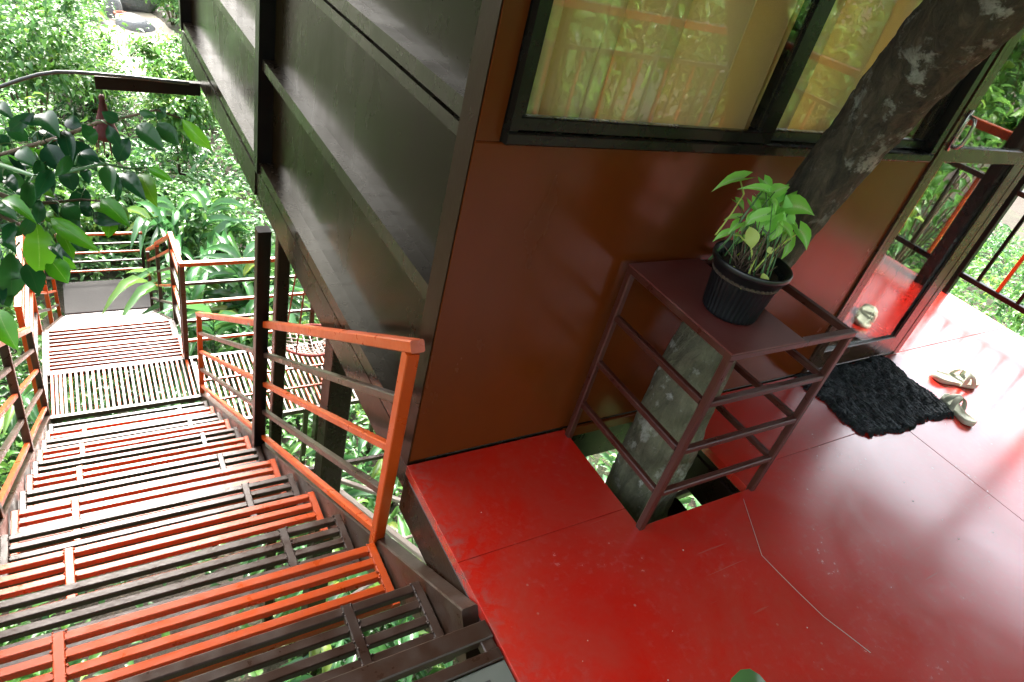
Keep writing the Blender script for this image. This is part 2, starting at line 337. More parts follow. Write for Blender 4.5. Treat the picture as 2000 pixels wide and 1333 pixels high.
def bar(name, p, q, w, h, mat, parent, ch=.003, up=(0, 0, 1)):
    """One straight member as an object of its own; alike members share mesh data."""
    p, q = Vector(p), Vector(q); X = q-p; L = X.length; X = X/L; U = Vector(up)
    if abs(X.dot(U)) > .97: U = Vector((0, 1, 0))
    Y = U.cross(X).normalized(); Z = X.cross(Y); key = (round(L, 3), w, h, mat, ch)
    if key not in _cache:
        m = MB().obar(Vector((0, 0, 0)), Vector((1, 0, 0)), Vector((0, 1, 0)), Vector((0, 0, 1)), (L, w, h), ch)
        me = bpy.data.meshes.new(name); me.from_pydata([tuple(v) for v in m.v], [], m.f); me.materials.append(MATS[mat]); me.update(); _cache[key] = me
    o = bpy.data.objects.new(name, _cache[key]); c = (p+q)/2
    Mw = Matrix(((X.x, Y.x, Z.x, c.x), (X.y, Y.y, Z.y, c.y), (X.z, Y.z, Z.z, c.z), (0, 0, 0, 1)))
    return put(o, parent, Mw)

# ---- leaves
def leaf_template(rows, fold=.18, curl=.25, lobes=0):
    """rows: (t along leaf, half width). Returns verts (x across, y along, z up), faces, uv."""
    V = []; F = []; UV = []
    for i, (t, hw) in enumerate(rows):
        z = curl*(-(t**2)) + .12*math.sin(t*math.pi)
        if hw == 0: V.append((0, t, z)); UV.append((0, t)); continue
        yb = t - lobes*max(0, .25-t)
        V += [(-hw, yb, z + fold*hw), (0, t, z), (hw, yb, z + fold*hw)]; UV += [(-1, t), (0, t), (1, t)]
    idx = []; k = 0
    for t, hw in rows:
        idx.append((k,) if hw == 0 else (k, k+1, k+2)); k += len(idx[-1])
    for a, b in zip(idx, idx[1:]):
        if len(a) == 1 and len(b) == 3: F += [(a[0], b[1], b[0]), (a[0], b[2], b[1])]
        elif len(a) == 3 and len(b) == 3: F += [(a[0], a[1], b[1], b[0]), (a[1], a[2], b[2], b[1])]
        elif len(a) == 3 and len(b) == 1: F += [(a[0], a[1], b[0]), (a[1], a[2], b[0])]
    return np.array(V, float), F, np.array(UV, float)
OVAL = leaf_template([(0, 0), (.08, .15), (.22, .35), (.40, .48), (.58, .49), (.75, .38), (.88, .20), (.96, .07), (1, 0)], .20, .10)
LANCE = leaf_template([(0, 0), (.10, .22), (.30, .46), (.55, .48), (.80, .30), (.93, .12), (1, 0)], .30, .55)
ARROW = leaf_template([(-.14, .30), (.02, .52), (.20, .56), (.45, .42), (.70, .22), (.88, .08), (1, 0)], .22, .30, 1.1)
SMALL = leaf_template([(0, 0), (.30, .46), (.68, .36), (1, 0)], .3, .35)
TINY = leaf_template([(0, 0), (.42, .5), (1, 0)], .3, .3)
def nrm(a): return a / (np.linalg.norm(a, axis=-1, keepdims=True) + 1e-9)
def leaf_cloud(name, P, A, U, L, Wd, tpl, mat, parent=None):
    V, F, UV = tpl; P, A, U = (np.asarray(x, float) for x in (P, A, U)); n = len(P)
    A = nrm(A); S = nrm(np.cross(A, U)); U = np.cross(S, A); L = np.asarray(L)[:, None, None]; Wd = np.asarray(Wd)[:, None, None]
    VV = P[:, None] + S[:, None]*V[None, :, 0:1]*Wd + A[:, None]*V[None, :, 1:2]*L + U[:, None]*V[None, :, 2:3]*L
    org = np.array(W[parent.name].translation) if parent is not None else np.zeros(3)
    VV = (VV - org).reshape(-1, 3); k = len(V)
    lens = np.array([len(f) for f in F]); flat = np.concatenate([np.array(f) for f in F])
    loops = (flat[None] + (np.arange(n)*k)[:, None]).ravel(); tot = np.tile(lens, n); start = np.concatenate([[0], np.cumsum(tot)[:-1]])
    me = bpy.data.meshes.new(name); me.vertices.add(len(VV)); me.vertices.foreach_set('co', VV.astype(np.float32).ravel())
    me.loops.add(len(loops)); me.loops.foreach_set('vertex_index', loops.astype(np.int32))
    me.polygons.add(len(tot)); me.polygons.foreach_set('loop_start', start.astype(np.int32)); me.polygons.foreach_set('loop_total', tot.astype(np.int32))
    me.polygons.foreach_set('use_smooth', np.ones(len(tot), dtype=bool))
    me.materials.append(MATS[mat]); me.update(calc_edges=True); me.validate()
    return put(bpy.data.objects.new(name, me), parent, Matrix.Translation(Vector(org)))
_leafmesh = {}
def leaf_obj(name, base, tip, upv, width, tpl, key, mat, parent):
    """One large leaf as an object; alike leaves share a unit mesh."""
    if (key, mat) not in _leafmesh:
        V, F, UV = tpl; me = bpy.data.meshes.new(name); me.from_pydata([tuple(v) for v in V], [], F)
        me.polygons.foreach_set('use_smooth', [True]*len(me.polygons)); me.materials.append(MATS[mat])
        l = me.uv_layers.new(name='uv'); vi = np.zeros(len(me.loops), dtype=np.int32); me.loops.foreach_get('vertex_index', vi)
        l.data.foreach_set('uv', UV.astype(np.float32)[vi].ravel()); me.update(); _leafmesh[(key, mat)] = me
    base, tip = Vector(base), Vector(tip); A = tip-base; L = A.length; A = A/L; U = Vector(upv)
    S = A.cross(U).normalized(); U = S.cross(A)
    Mw = Matrix(((S.x*width, A.x*L, U.x*L, base.x), (S.y*width, A.y*L, U.y*L, base.y), (S.z*width, A.z*L, U.z*L, base.z), (0, 0, 0, 1)))
    return put(bpy.data.objects.new(name, _leafmesh[(key, mat)]), parent, Mw)

# ================================================================== TERRAIN
def vnoise(x, y, s, seed=0):
    x = np.asarray(x)/s; y = np.asarray(y)/s; xi = np.floor(x).astype(int); yi = np.floor(y).astype(int); fx = x-xi; fy = y-yi
    def h(a, b): return np.modf(np.abs(np.sin(a*127.1 + b*311.7 + seed*74.7)*43758.5453))[0]
    fx = fx*fx*(3-2*fx); fy = fy*fy*(3-2*fy)
    return (h(xi, yi)*(1-fx)+h(xi+1, yi)*fx)*(1-fy) + (h(xi, yi+1)*(1-fx)+h(xi+1, yi+1)*fx)*fy
def gz(x, y):
    x = np.asarray(x, float); y = np.asarray(y, float)
    base = -4.35 - .75*np.clip((y-2)/6, 0, 1) + .05*np.clip(y-15, 0, 60) - .03*np.clip(x-5, 0, 60) + .015*np.clip(-y, 0, 50)
    return base + .25*(vnoise(x, y, 3.1, 1)-.5) + .12*(vnoise(x, y, 1.1, 2)-.5)
def axis(lo, hi, n, far):
    a = list(np.linspace(lo, hi, n)); return [-far, -far*.4, -far*.15] + a + [far*.15, far*.4, far]
gx = axis(-32, 40, 110, 900); gy = axis(-30, 44, 110, 900)
GX, GY = np.meshgrid(gx, gy); GZ = gz(GX, GY)
nx, ny = len(gx), len(gy)
tag(mesh_obj('ground', np.stack([GX, GY, GZ], -1).reshape(-1, 3), [(j*nx+i, j*nx+i+1, (j+1)*nx+i+1, (j+1)*nx+i) for j in range(ny-1) for i in range(nx-1)], 'ground_soil', None, True), kind='structure', label='leaf littered earth of the hillside below the house')
# pale trodden clearing far below
cx, cy = 1.55, 22.0
pv = [(cx + (1.0+.22*math.sin(3*a)+.12*math.sin(7*a+1))*1.3*math.cos(a), cy + (1.0+.2*math.sin(2*a+.6))*4.2*math.sin(a)) for a in np.linspace(0, 2*math.pi, 40, endpoint=False)]
rings = []; fs = []
for ri, r in enumerate((0.02, .35, .7, 1)):
    rings += [(cx+(x-cx)*r, cy+(y-cy)*r, float(gz(cx+(x-cx)*r, cy+(y-cy)*r)) + (.09 if r < 1 else -.05)) for x, y in pv]
for ri in range(3):
    for j in range(40): fs.append((ri*40+j, ri*40+(j+1) % 40, (ri+1)*40+(j+1) % 40, (ri+1)*40+j))
fs.append(tuple(range(40)))
tag(mesh_obj('path', rings, fs, 'path_earth', None, True), kind='structure', label='pale trodden earth clearing far below the house')

# ================================================================== DECK FLOOR
XE, YW = .722, 1.241             # deck edge beside the stairs, plane of the front wall
deck = tag(MB().box((XE+.05, -1.30, -.075), (1.30, YW-.012, -.036)).box((1.83, -1.30, -.075), (4.60, YW-.012, -.036)).box((1.31, -1.30, -.075), (1.82, .785, -.036)).build('deck_floor', 'dark_brown_paint'), 'red painted deck floor of the tree house', kind='structure')
boards = [
 [(XE, .8718), (XE, YW-.006), (1.312, YW-.006), (1.312, .8718)],
 [(XE, -.3495), (XE, .8708), (1.312, .8708), (1.312, .797), (1.812, .797), (1.812, .8708), (2.8492, .8708), (2.8492, -.3495)],
 [(1.812, .8718), (1.812, YW-.006), (2.8492, YW-.006), (2.8492, .8718)],
 [(2.8505, -.3495), (2.8505, YW-.006), (4.63, YW-.006), (4.63, -.3495)],
 [(3.425, YW-.003), (3.425, 1.665), (4.63, 1.665), (4.63, YW-.003)],
 [(XE, -1.33), (XE, -.3505), (2.8492, -.3505), (2.8492, -1.33)], [(2.8505, -1.33), (2.8505, -.3505), (4.63, -.3505), (4.63, -1.33)]]
bo = []
for pl in boards:
    a = sum(pl[i][0]*pl[(i+1) % len(pl)][1]-pl[(i+1) % len(pl)][0]*pl[i][1] for i in range(len(pl)))
    if a < 0: pl = pl[::-1]
    o = MB().prism(pl, -.036, 0.0).build('floor_board', 'red_floor_paint', deck); bo.append(o)
    bm = o.modifiers.new('bevel', 'BEVEL'); bm.width = .0018; bm.segments = 2; bm.limit_method = 'ANGLE'
# steel edge and joists under the boards
for p, q in (((XE+.022, -1.33, -.115), (XE+.022, YW-.01, -.115)), ((1.285, -1.30, -.155), (1.285, YW-.02, -.155)), ((1.845, -1.30, -.155), (1.845, YW-.02, -.155)), ((2.85, -1.3, -.155), (2.85, 1.2, -.155)), ((4.6, -1.3, -.115), (4.6, 1.66, -.115))):
    bar('joist', p, q, .044, .156, 'dark_brown_paint', deck, .004)
bar('joist', (1.31, .772, -.155), (1.82, .772, -.155), .044, .156, 'dark_brown_paint', deck, .004)
bar('joist', (XE+.046, -1.31, -.155), (4.57, -1.31, -.155), .044, .156, 'dark_brown_paint', deck, .004)
# pale hairline crack across the floor
cr = [onz(*p, .0012) for p in ((1452, 975), (1470, 1030), (1488, 1085), (1520, 1118), (1562, 1160), (1610, 1206), (1655, 1240), (1700, 1275))]
m = MB()
for p, q in zip(cr, cr[1:]): m.bar(p, q, .0010, .0011, 0)
m.build('crack', 'pale_pipe', deck)
# worn seam crumbs along the board joint
m = MB()
for i in range(26):
    x = XE + 3*random.random(); y = random.uniform(-.2, 1.2); r = .001+.0018*random.random()
    if 1.28 < x < 1.84 and y > .77: continue
    m.lathe([(r, 0), (r*.8, r*.4), (r*.2, r*.6)], (x, y, .0004), 5, close=True)
o = m.build('grit', 'pale_pipe', deck); o['kind'] = 'stuff'

# ================================================================== HOUSE
HX0, HX1, HY1, ROOFZ = .729, 3.42, 5.74, 2.46
house = thing('house', 'tree house on stilts with olive brown side wall and red brown front wall', 'house', (2.0, 3.4, -.12))
def hb(name, mat, *boxes, parent=house, ch=.002):
    m = MB()
    for a, b in boxes: m.box(a, b, ch)
    return m.build(name, mat, parent)
WX0, WX1, WZ0, WZ1 = .795, 2.575, 1.020, 2.12
DX0, DX1, DZ1 = 2.634, 3.418, 2.14
hb('front_wall', 'front_wall_paint', ((HX0+.004, YW, .004), (DX0-.002, YW+.055, WZ0-.004)), ch=.004)
hb('front_wall', 'front_wall_paint', ((WX1+.004, YW, WZ0-.0035), (DX0-.002, YW+.055, WZ1)))
hb('front_wall', 'front_wall_paint', ((HX0+.004, YW, WZ1+.003), (DX1, YW+.055, ROOFZ)))
hb('front_wall', 'front_wall_paint', ((HX0+.004, YW, WZ0-.0035), (WX0-.003, YW+.055, WZ1)))
hb('sill_beam', 'trim_paint', ((HX0+.06, YW+.003, -.20), (DX1, YW+.07, .001)))
hb('wall_base_strip', 'front_wall_paint', ((1.312, YW-.012, -.042), (1.81, YW+.001, .0)))
# side wall: corner post, posts, recessed panels, ledge trims
PX = HX0 + .056                  # plane of the recessed panels
hb('corner_post', 'corner_paint', ((HX0, YW+.004, -.02), (HX0+.07, YW+.082, ROOFZ)), ch=.004)
for y0 in (3.215, HY1-.08):
    hb('wall_post', 'black_paint', ((HX0-.012, y0, .032), (HX0+.07, y0+.075, ROOFZ)), ch=.004)
zr = ((.095, .535), (.587, .985), (1.082, 1.60), (1.645, ROOFZ))
yr = ((YW+.083, 3.214), (3.291, HY1-.081))
for y0, y1 in yr:
    for z0, z1 in zr: hb('wall_panel', 'side_wall_paint', ((PX, y0, z0-.006), (PX+.02, y1, z1+.006)), ch=0)
    for z0, z1, dx in ((.040, .094, 0), (.537, .585, 0.004), (.987, 1.020, .012), (1.036, 1.080, .004), (1.602, 1.644, .004)):
        hb('trim', 'trim_paint', ((HX0+dx, y0+.001, z0), (PX+.03, y1-.001, z1)), ch=.004)
    hb('trim', 'trim_paint', ((PX-.004, y0+.001, 1.021), (PX+.03, y1-.001, 1.035)), ch=0)
hb('bottom_beam', 'beam_paint', ((HX0+.006, YW+.004, -.125), (HX0+.06, 3.30, .022)), ch=.005)
hb('bottom_beam', 'beam_paint', ((HX0-.002, 3.303, -.125), (HX0+.06, HY1+.02, .022)), ch=.005)
hb('bottom_beam', 'black_paint', ((HX0+.03, YW+.004, .0225), (HX0+.07, HY1, .0395)), ch=0)
# other walls, room, roof
hb('back_wall', 'room_wall', ((HX0+.07, HY1-.06, .0), (HX1, HY1, ROOFZ)))
hb('right_wall', 'dark_brown_paint', ((HX1-.05, YW+.06, 0), (HX1+.002, 1.6, ROOFZ)), ((HX1-.05, 4.8, 0), (HX1+.002, HY1-.061, ROOFZ)), ((HX1-.05, 1.601, 0), (HX1+.002, 4.799, .6)), ((HX1-.05, 1.601, 2.3), (HX1+.002, 4.799, ROOFZ)))  # wide unseen opening, added to backlight the curtains
hb('inner_wall', 'room_wall', ((PX+.035, YW+.085, .0), (PX+.05, HY1-.061, ROOFZ)), ch=0)
hb('room_floor', 'brown_paint', ((HX0+.065, YW+.071, -.10), (HX1-.003, HY1-.003, -.004)), ch=0)
bar('eave', (4.66, -.225, ROOFZ+.03), (5.80, -.225, 2.14), 4.35, .06, 'ceiling_paint', house, .004)  # unseen slope, added to hold back sky glare on the deck floor
hb('roof', 'ceiling_paint', ((-.85, -2.4, ROOFZ+.002), (4.65, 1.95, ROOFZ+.07)), ((-.85, 1.951, ROOFZ+.002), (3.50, 4.7, ROOFZ+.07)), ((.64, 4.701, ROOFZ+.002), (3.50, 6.0, ROOFZ+.07)))  # unseen; its reach over the stairs is shaped to shade the near treads
for py in (.74, -.28):
    bar('porch_post', (4.52, py, .001), (4.52, py, ROOFZ), .09, .09, 'dark_brown_paint', house, .006)
# columns below
for x, y, wd in ((1.06, 2.74, .135), (.86, 3.22, .07), (3.1, 2.9, .135), (2.0, 5.6, .13), (3.1, 5.6, .13)):
    g = float(gz(x, y)); bar('column', (x, y, g-.15), (x, y, -.126 if x < 2 and wd > .1 else -.101), wd, wd, 'dark_brown_paint', house, .006)
bar('column', (1.70, .93, float(gz(1.7, .93))-.1), (1.70, .93, -.235), .11, .11, 'dark_brown_paint', house, .006)
# window
win = MB()
win.box((WX0, YW-.028, WZ0), (WX1, YW+.06, WZ0+.030), .004).box((WX0, YW-.028, WZ1-.04), (WX1, YW+.06, WZ1), .004)
win.box((WX0, YW-.028, WZ0+.031), (WX0+.022, YW+.06, WZ1-.041), .003).box((WX1-.03, YW-.028, WZ0+.031), (WX1, YW+.06, WZ1-.041), .003)
win = win.build('window', 'window_aluminium', house)
def sash(name, x0, x1, y, sl, sr):
    m = MB(); z0, z1 = WZ0+.032, WZ1-.043
    m.box((x0, y-.012, z0), (x1, y+.012, z0+.032), .003).box((x0, y-.012, z1-.04), (x1, y+.012, z1), .003)
    m.box((x0, y-.012, z0+.033), (x0+sl, y+.012, z1-.041), .003).box((x1-sr, y-.012, z0+.033), (x1, y+.012, z1-.041), .003)
    m.build(name, 'window_aluminium', win)
    hbx = MB().box((x0+sl+.0005, y-.0025, z0+.0325), (x1-sr-.0005, y+.0025, z1-.0405)).build('pane', 'window_glass', win)
sash('sash', WX0+.023, 1.672, YW-.010, .012, .060)
sash('sash', 1.625, WX1-.031, YW+.020, .055, .03)
# door
door = hb('door', 'door_aluminium', ((DX0, YW-.01, .004), (DX0+.022, YW+.06, DZ1)), ((DX1-.05, YW-.012, .004), (DX1-.002, YW+.06, DZ1)), ((DX0+.023, YW-.01, DZ1-.04), (DX1-.051, YW+.06, DZ1)), ((DX0+.023, YW-.006, .003), (DX1-.051, YW+.055, .016)), ch=.004)
sx0, sx1, dy = DX0+.024, DX1-.053, YW+.006
hb('leaf_frame', 'door_aluminium', ((sx0, dy-.016, .019), (sx0+.042, dy+.016, DZ1-.044)), ((sx1-.085, dy-.016, .019), (sx1, dy+.016, DZ1-.044)), ((sx0+.0425, dy-.016, .019), (sx1-.0855, dy+.016, .125)), ((sx0+.0425, dy-.016, 1.015), (sx1-.0855, dy+.016, 1.075)), ((sx0+.0425, dy-.016, DZ1-.12), (sx1-.0855, dy+.016, DZ1-.044)), parent=door, ch=.004)
hb('seal', 'black_paint', ((sx1-.0985, dy-.012, .126), (sx1-.0856, dy+.012, 1.0145)), parent=door, ch=0)
for z0, z1 in ((.1255, 1.0145), (1.0755, DZ1-.121)):
    hb('pane', 'door_glass', ((sx0+.043, dy-.003, z0), (sx1-.099, dy+.003, z1)), parent=door, ch=0)
hm = MB(); hx = sx0+.020
hm.tube([(hx, dy-.015, 1.19), (hx, dy-.045, 1.185), (hx+.004, dy-.050, 1.165), (hx+.006, dy-.052, 1.13), (hx+.004, dy-.050, 1.098), (hx, dy-.040, 1.08), (hx, dy-.015, 1.078)], .0065, 10)
hm.box((hx-.010, dy-.022, 1.06), (hx+.012, dy-.0161, 1.21), .003); hm.build('handle', 'steel', door, True)
# curtains hang inside
def curtain(name, label, x0, x1, y, z0, z1, waves, amp, mat, seed):
    rr = random.Random(seed); nxs, nzs = 150, 12; V = []; F = []
    ph = [rr.random()*6.28 for _ in range(6)]
    for j in range(nzs):
        t = j/(nzs-1); z = z0+(z1-z0)*t
        for i in range(nxs):
            s = i/(nxs-1); k = s*waves*6.283
            yy = y + amp*(math.sin(k+ph[0]+.3*t) + .45*math.sin(k*1.83+ph[1]) + .35*math.sin(k*.41+ph[2]))*(1.1-.35*t) 
            V.append((x0+(x1-x0)*s + .25*amp*math.sin(k*2+ph[3]), yy, z + .004*math.sin(k)*(1-t)))
    for j in range(nzs-1):
        for i in range(nxs-1): a = j*nxs+i; F.append((a, a+1, a+nxs+1, a+nxs))
    o = mesh_obj(name, V, F, mat, None, True); tag(o, label, 'curtain'); sd = o.modifiers.new('solid', 'SOLIDIFY'); sd.thickness = .0012; return o
curtain('curtain', 'golden curtain hanging behind the wide left pane of the window', .80, 1.82, 1.400, .93, 2.2, 5.2, .066, 'gold_curtain', 3)
curtain('curtain', 'golden curtain behind the right pane of the window beside the tree trunk', 1.78, 2.60, 1.49, .93, 2.2, 4.2, .055, 'gold_curtain', 5)
curtain('curtain', 'thin pale curtain hanging behind the glass door', 2.74, 3.30, 1.42, .05, 2.2, 7, .02, 'sheer_curtain', 8)

# ================================================================== UPPER STAIRS
def sx(y): return -.0075*(y-.9)
XL, XR = -.432, .668
stair = thing('staircase', 'upper stair flight of alternating orange and brown slatted steel treads beside the red deck', 'stairs', (.12, 2.9, -1.5))
def tread(n):
    y1 = .943+.300*n; z = -.151-.2046*n; mt = 'brown_paint' if n % 2 == 0 else 'orange_paint'; o = sx(y1)
    dpt, pitch = .235, .0505; y0 = y1-dpt
    m = MB(); cxx = .455 if n % 2 == 0 else -.20; zc = z-.0135
    t = put(bpy.data.objects.new('tread', None), stair, Matrix.Translation((.1, y1-.12, z)))
    for x in (XL+.014, XR-.014): bar('end_bar', (x+o, y0, zc), (x+o, y1, zc), .028, .027, mt, t)
    for i in range(5):
        yy = y1-.0145-i*pitch
        for xa, xb in ((XL+.0285, cxx-.0145), (cxx+.0145, XR-.0285)):
            bar('slat', (xa+o, yy, zc-.0008), (xb+o, yy, zc-.0008), .0265, .026, mt, t, .003)
    m = MB().bar((cxx+o, y0, zc+.001), (cxx+o, y1, zc+.001), .029, .027, .003).build('cross_bar', mt, t)
    welds(t, [(x+o, y1-.0145-i*pitch+e, z) for i in range(5) for x in (XL+.0285, cxx-.0145, cxx+.0145, XR-.0285) for e in (-.011, .011)], mt)
    for x in (XL, XR):               # angle brackets to the stringer
        s = -1 if x < 0 else 1
        MB().box((x+o+(-.002 if s > 0 else -.03), y0+.03, zc-.045), (x+o+(.03 if s > 0 else .002), y1-.03, zc-.0145)).build('bracket', 'brown_paint', t)
def welds(t, pts, mt):
    m = MB()
    for p in pts:
        for _ in range(2):
            r = random.uniform(.0022, .0042); c = Vector(p)+Vector((random.gauss(0, .002), random.gauss(0, .004), -.001)); m.lathe([(r, 0), (r*.85, r*.55), (r*.3, r*.95)], c, 6, close=True)
    o = m.build('weld_beads', mt, t, True); o['kind'] = 'stuff'
for n in range(13): tread(n)
def stringer(x, parent=stair):
    pts = [(.70, .035), (4.93, -2.90)]
    bar('stringer', (x+sx(.7), .70, .0-.075), (x+sx(4.93), 4.93, -2.885-.065), .046, .165, 'brown_paint', parent, .004)
stringer(XR+.030); stringer(XL-.030)
# top edge of the stairs: two brown bars with a slot and a grey green plate
top = thing('top_landing', 'grey green plate with brown steel edge bars at the head of the stairs', 'landing', (.1, .3, -.03))
bar('edge_bar', (-.5, .675, -.016), (.716, .675, -.016), .048, .034, 'brown_paint', top)
bar('edge_bar', (-.5, .610, -.018), (.716, .610, -.018), .030, .032, 'brown_paint', top)
bar('end_bar', (.698, .594, -.019), (.698, .651, -.019), .034, .031, 'brown_paint', top)
MB().box((-.55, -.62, -.035), (.716, .592, -.006), .003).build('plate', 'greenish_plate', top)
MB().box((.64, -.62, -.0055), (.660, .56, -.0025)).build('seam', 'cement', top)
for x in (-.5, .66): bar('leg', (x, -.5, float(gz(x, -.5))-.1), (x, -.5, -.036), .06, .06, 'brown_paint', top)

# ---- railing of the upper stairs, house side
RX = .684
rail = thing('stair_railing', 'orange and brown sloping steel railing between upper stairs and house', 'railing', (RX, 3.0, -1.5))
SL = -.6635
def rz(h, y): return .478 - h + SL*(y-1.245)
def rp(x, y): return x + sx(y)
bar('end_post', (rp(RX, 1.245), 1.262, -.395), (rp(RX, 1.245), 1.262, rz(.041, 1.262)), .038, .038, 'orange_paint', rail)
MB().bar((rp(RX, 1.24), 1.232, rz(.022, 1.232)), (rp(RX, 4.92), 4.925, rz(.022, 4.925)), .040, .035, .004).build('top_rail', 'orange_paint', rail)
bar('end_post', (rp(RX, 4.9), 4.90, -2.90), (rp(RX, 4.9), 4.90, rz(.046, 4.9)), .038, .038, 'orange_paint', rail)
segs = ((1.284, 2.742), (2.806, 4.880))
for k, h in enumerate((.215, .41, .605, .795)):
    for a, b in segs:
        bar('rail', (rp(RX, a), a, rz(h, a)), (rp(RX, b), b, rz(h, b)), .026, .026, 'brown_paint' if k % 2 == 0 else 'orange_paint', rail)
bar('tall_post', (rp(RX-.02, 2.775), 2.775, -1.45), (rp(RX-.02, 2.775), 2.775, -.030), .060, .062, 'black_paint', rail, .004)
# ---- railing of the upper stairs, garden side
RL = XL-.030
lrail = thing('stair_railing', 'sloping railing on the garden side of the upper stairs behind the leafy branch', 'railing', (RL, 3.0, -1.5))
bar('top_rail', (rp(RL, 1.0), 1.0, rz(.022, 1.0)), (rp(RL, 4.92), 4.92, rz(.022, 4.92)), .050, .040, 'orange_paint', lrail, .004)
posts = (1.1, 2.35, 3.6, 4.90)
for y in posts: bar('post', (rp(RL, y), y, rz(.89, y)), (rp(RL, y), y, rz(.044, y)), .042, .042, 'brown_paint', lrail)
for k, h in enumerate((.215, .41, .605, .795)):
    for a, b in zip(posts, posts[1:]): bar('rail', (rp(RL, a+.022), a+.022, rz(h, a+.022)), (rp(RL, b-.022), b-.022, rz(h, b-.022)), .026, .026, 'brown_paint' if k % 2 == 0 else 'orange_paint', lrail)

# ================================================================== MIDDLE LANDING
ZL = -2.81
land = thing('landing', 'slatted steel landing below the upper stairs running under the house', 'landing', (.8, 5.1, ZL-.05))
LY0, LY1, RY0, RX1 = 4.865, 5.385, 4.49, 2.60
m = MB()
for p, q in (((-.478, LY0-.017, ZL-.022), (.64, LY0-.017, ZL-.022)), ((-.478, LY1+.017, ZL-.022), (.64, LY1+.017, ZL-.022)), ((-.495, LY0-.034, ZL-.022), (-.495, LY1+.034, ZL-.022)),
             ((.675, RY0-.02, ZL-.0225), (RX1, RY0-.02, ZL-.0225)), ((.6405, LY1+.017, ZL-.0225), (RX1, LY1+.017, ZL-.0225)), ((.66, RY0-.03, ZL-.05), (.66, LY1, ZL-.05))): m.bar(p, q, .034, .044, .003)
m.build('frame', 'brown_paint', land)
x = -.448; i = 0
while x < .64:
    bar('slat', (x, LY0, ZL-.021), (x, LY1, ZL-.021), .022, .040, 'brown_paint' if i % 2 else 'orange_paint', land); x += .0415 if i > 2 else .030; i += 1
x = .70; i = 0
while x < RX1:
    bar('slat', (x, RY0, ZL-.021), (x, LY1, ZL-.021), .022, .040, 'brown_paint' if i % 2 else 'orange_paint', land); x += .046; i += 1
for yy in (4.76, 5.04): bar('cross_bar', (.68, yy, ZL+.006), (RX1, yy, ZL+.006), .018, .012, 'orange_paint', land)
for x, y in ((-.46, 4.9), (.66, 4.52), (1.75, 4.55), (2.55, 4.55), (-.46, 5.36), (.62, 5.36), (1.75, 5.36), (2.55, 5.36)):
    bar('leg', (x, y, float(gz(x, y))-.1), (x, y, ZL-.046), .05, .05, 'brown_paint', land)
# two grated steps beyond, slats crosswise
gr = thing('staircase', 'lower stair flight going down from landing to cement platform', 'stairs', (.05, 7.5, -3.9))
def grate(y0, y1, z, xa, xb, ns, cols):
    m = MB()
    t = put(bpy.data.objects.new('tread', None), gr, Matrix.Translation((.05, (y0+y1)/2, z)))
    for x in (xa, xb): bar('end_bar', (x, y0, z-.014), (x, y1, z-.014), .03, .03, cols[0], t)
    p = (y1-y0-.026)/(ns-1)
    for i in range(ns): bar('slat', (xa+.0155, y0+.013+i*p, z-.0255), (xb-.0155, y0+.013+i*p, z-.0255), .0255, .05, cols[i % len(cols)], t)
def plate_step(y0, y1, z, xa, xb):
    t = put(bpy.data.objects.new('tread', None), gr, Matrix.Translation((.05, (y0+y1)/2, z)))
    MB().box((xa, y0, z-.006), (xb, y1, z), .002).build('plate', 'brown_paint', t)
    bar('nosing', (xa, y1-.012, z-.021), (xb, y1-.012, z-.021), .024, .028, 'orange_paint', t)
grate(5.425, 5.755, ZL-.004, -.475, .585, 7, ('orange_paint', 'stand_paint'))
grate(5.775, 6.075, ZL-.02, -.472, .548, 6, ('stand_paint', 'orange_paint'))
nst = 10
for i in range(nst):
    z = ZL-.02-(i+1)*(4.76-2.83)/(nst); y = 6.08+i*(9.10-6.08)/nst; plate_step(y, y+.30, z, -.468, .545)
for x in (-.50, .575): bar('stringer', (x, 5.42, ZL-.09), (x, 6.08, ZL-.10), .03, .12, 'brown_paint', gr); bar('stringer', (x, 6.085, ZL-.12), (x, 9.12, -4.86), .03, .14, 'brown_paint', gr)
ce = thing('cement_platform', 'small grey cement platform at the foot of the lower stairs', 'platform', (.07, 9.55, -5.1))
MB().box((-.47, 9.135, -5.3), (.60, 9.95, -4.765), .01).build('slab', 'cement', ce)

def fence(name, label, x, pts, rails, top_w, mats, loc, pw=.04, extra=None):
    """Railing along a polyline of (x,y,zfloor) posts; rails = heights above floor, last is the top rail."""
    t = thing(name, label, 'railing', loc)
    for (px, py, pz) in pts: bar('post', (px, py, pz-.04), (px, py, pz+rails[-1]-.018), pw, pw, mats[0], t)
    for a, b in zip(pts, pts[1:]):
        d = (Vector(b)-Vector(a)); d2 = Vector((d.x, d.y, 0)).normalized()*(pw/2+.001); sl = d.z/max(1e-6, math.hypot(d.x, d.y))*(pw/2+.001)
        for k, h in enumerate(rails[:-1]):
            bar('rail', Vector(a)+d2+Vector((0, 0, h+sl)), Vector(b)-d2+Vector((0, 0, h-sl)), .026, .026, mats[1+k % (len(mats)-1)], t)
        bar('top_rail', Vector(a)+Vector((0, 0, rails[-1]))-d2*.9, Vector(b)+Vector((0, 0, rails[-1]))+d2*.9, top_w, .036, 'orange_paint', t, .004)
    return t
R5 = (.20, .42, .62, .82, 1.02)
fence('landing_railing', 'orange and brown horizontal bar railing along the far edge of the landing under the house', 0, [(.602, 5.40, ZL), (1.75, 5.40, ZL), (2.55, 5.40, ZL)], R5, .046, ('brown_paint', 'orange_paint', 'brown_paint'), (1.6, 5.4, ZL))
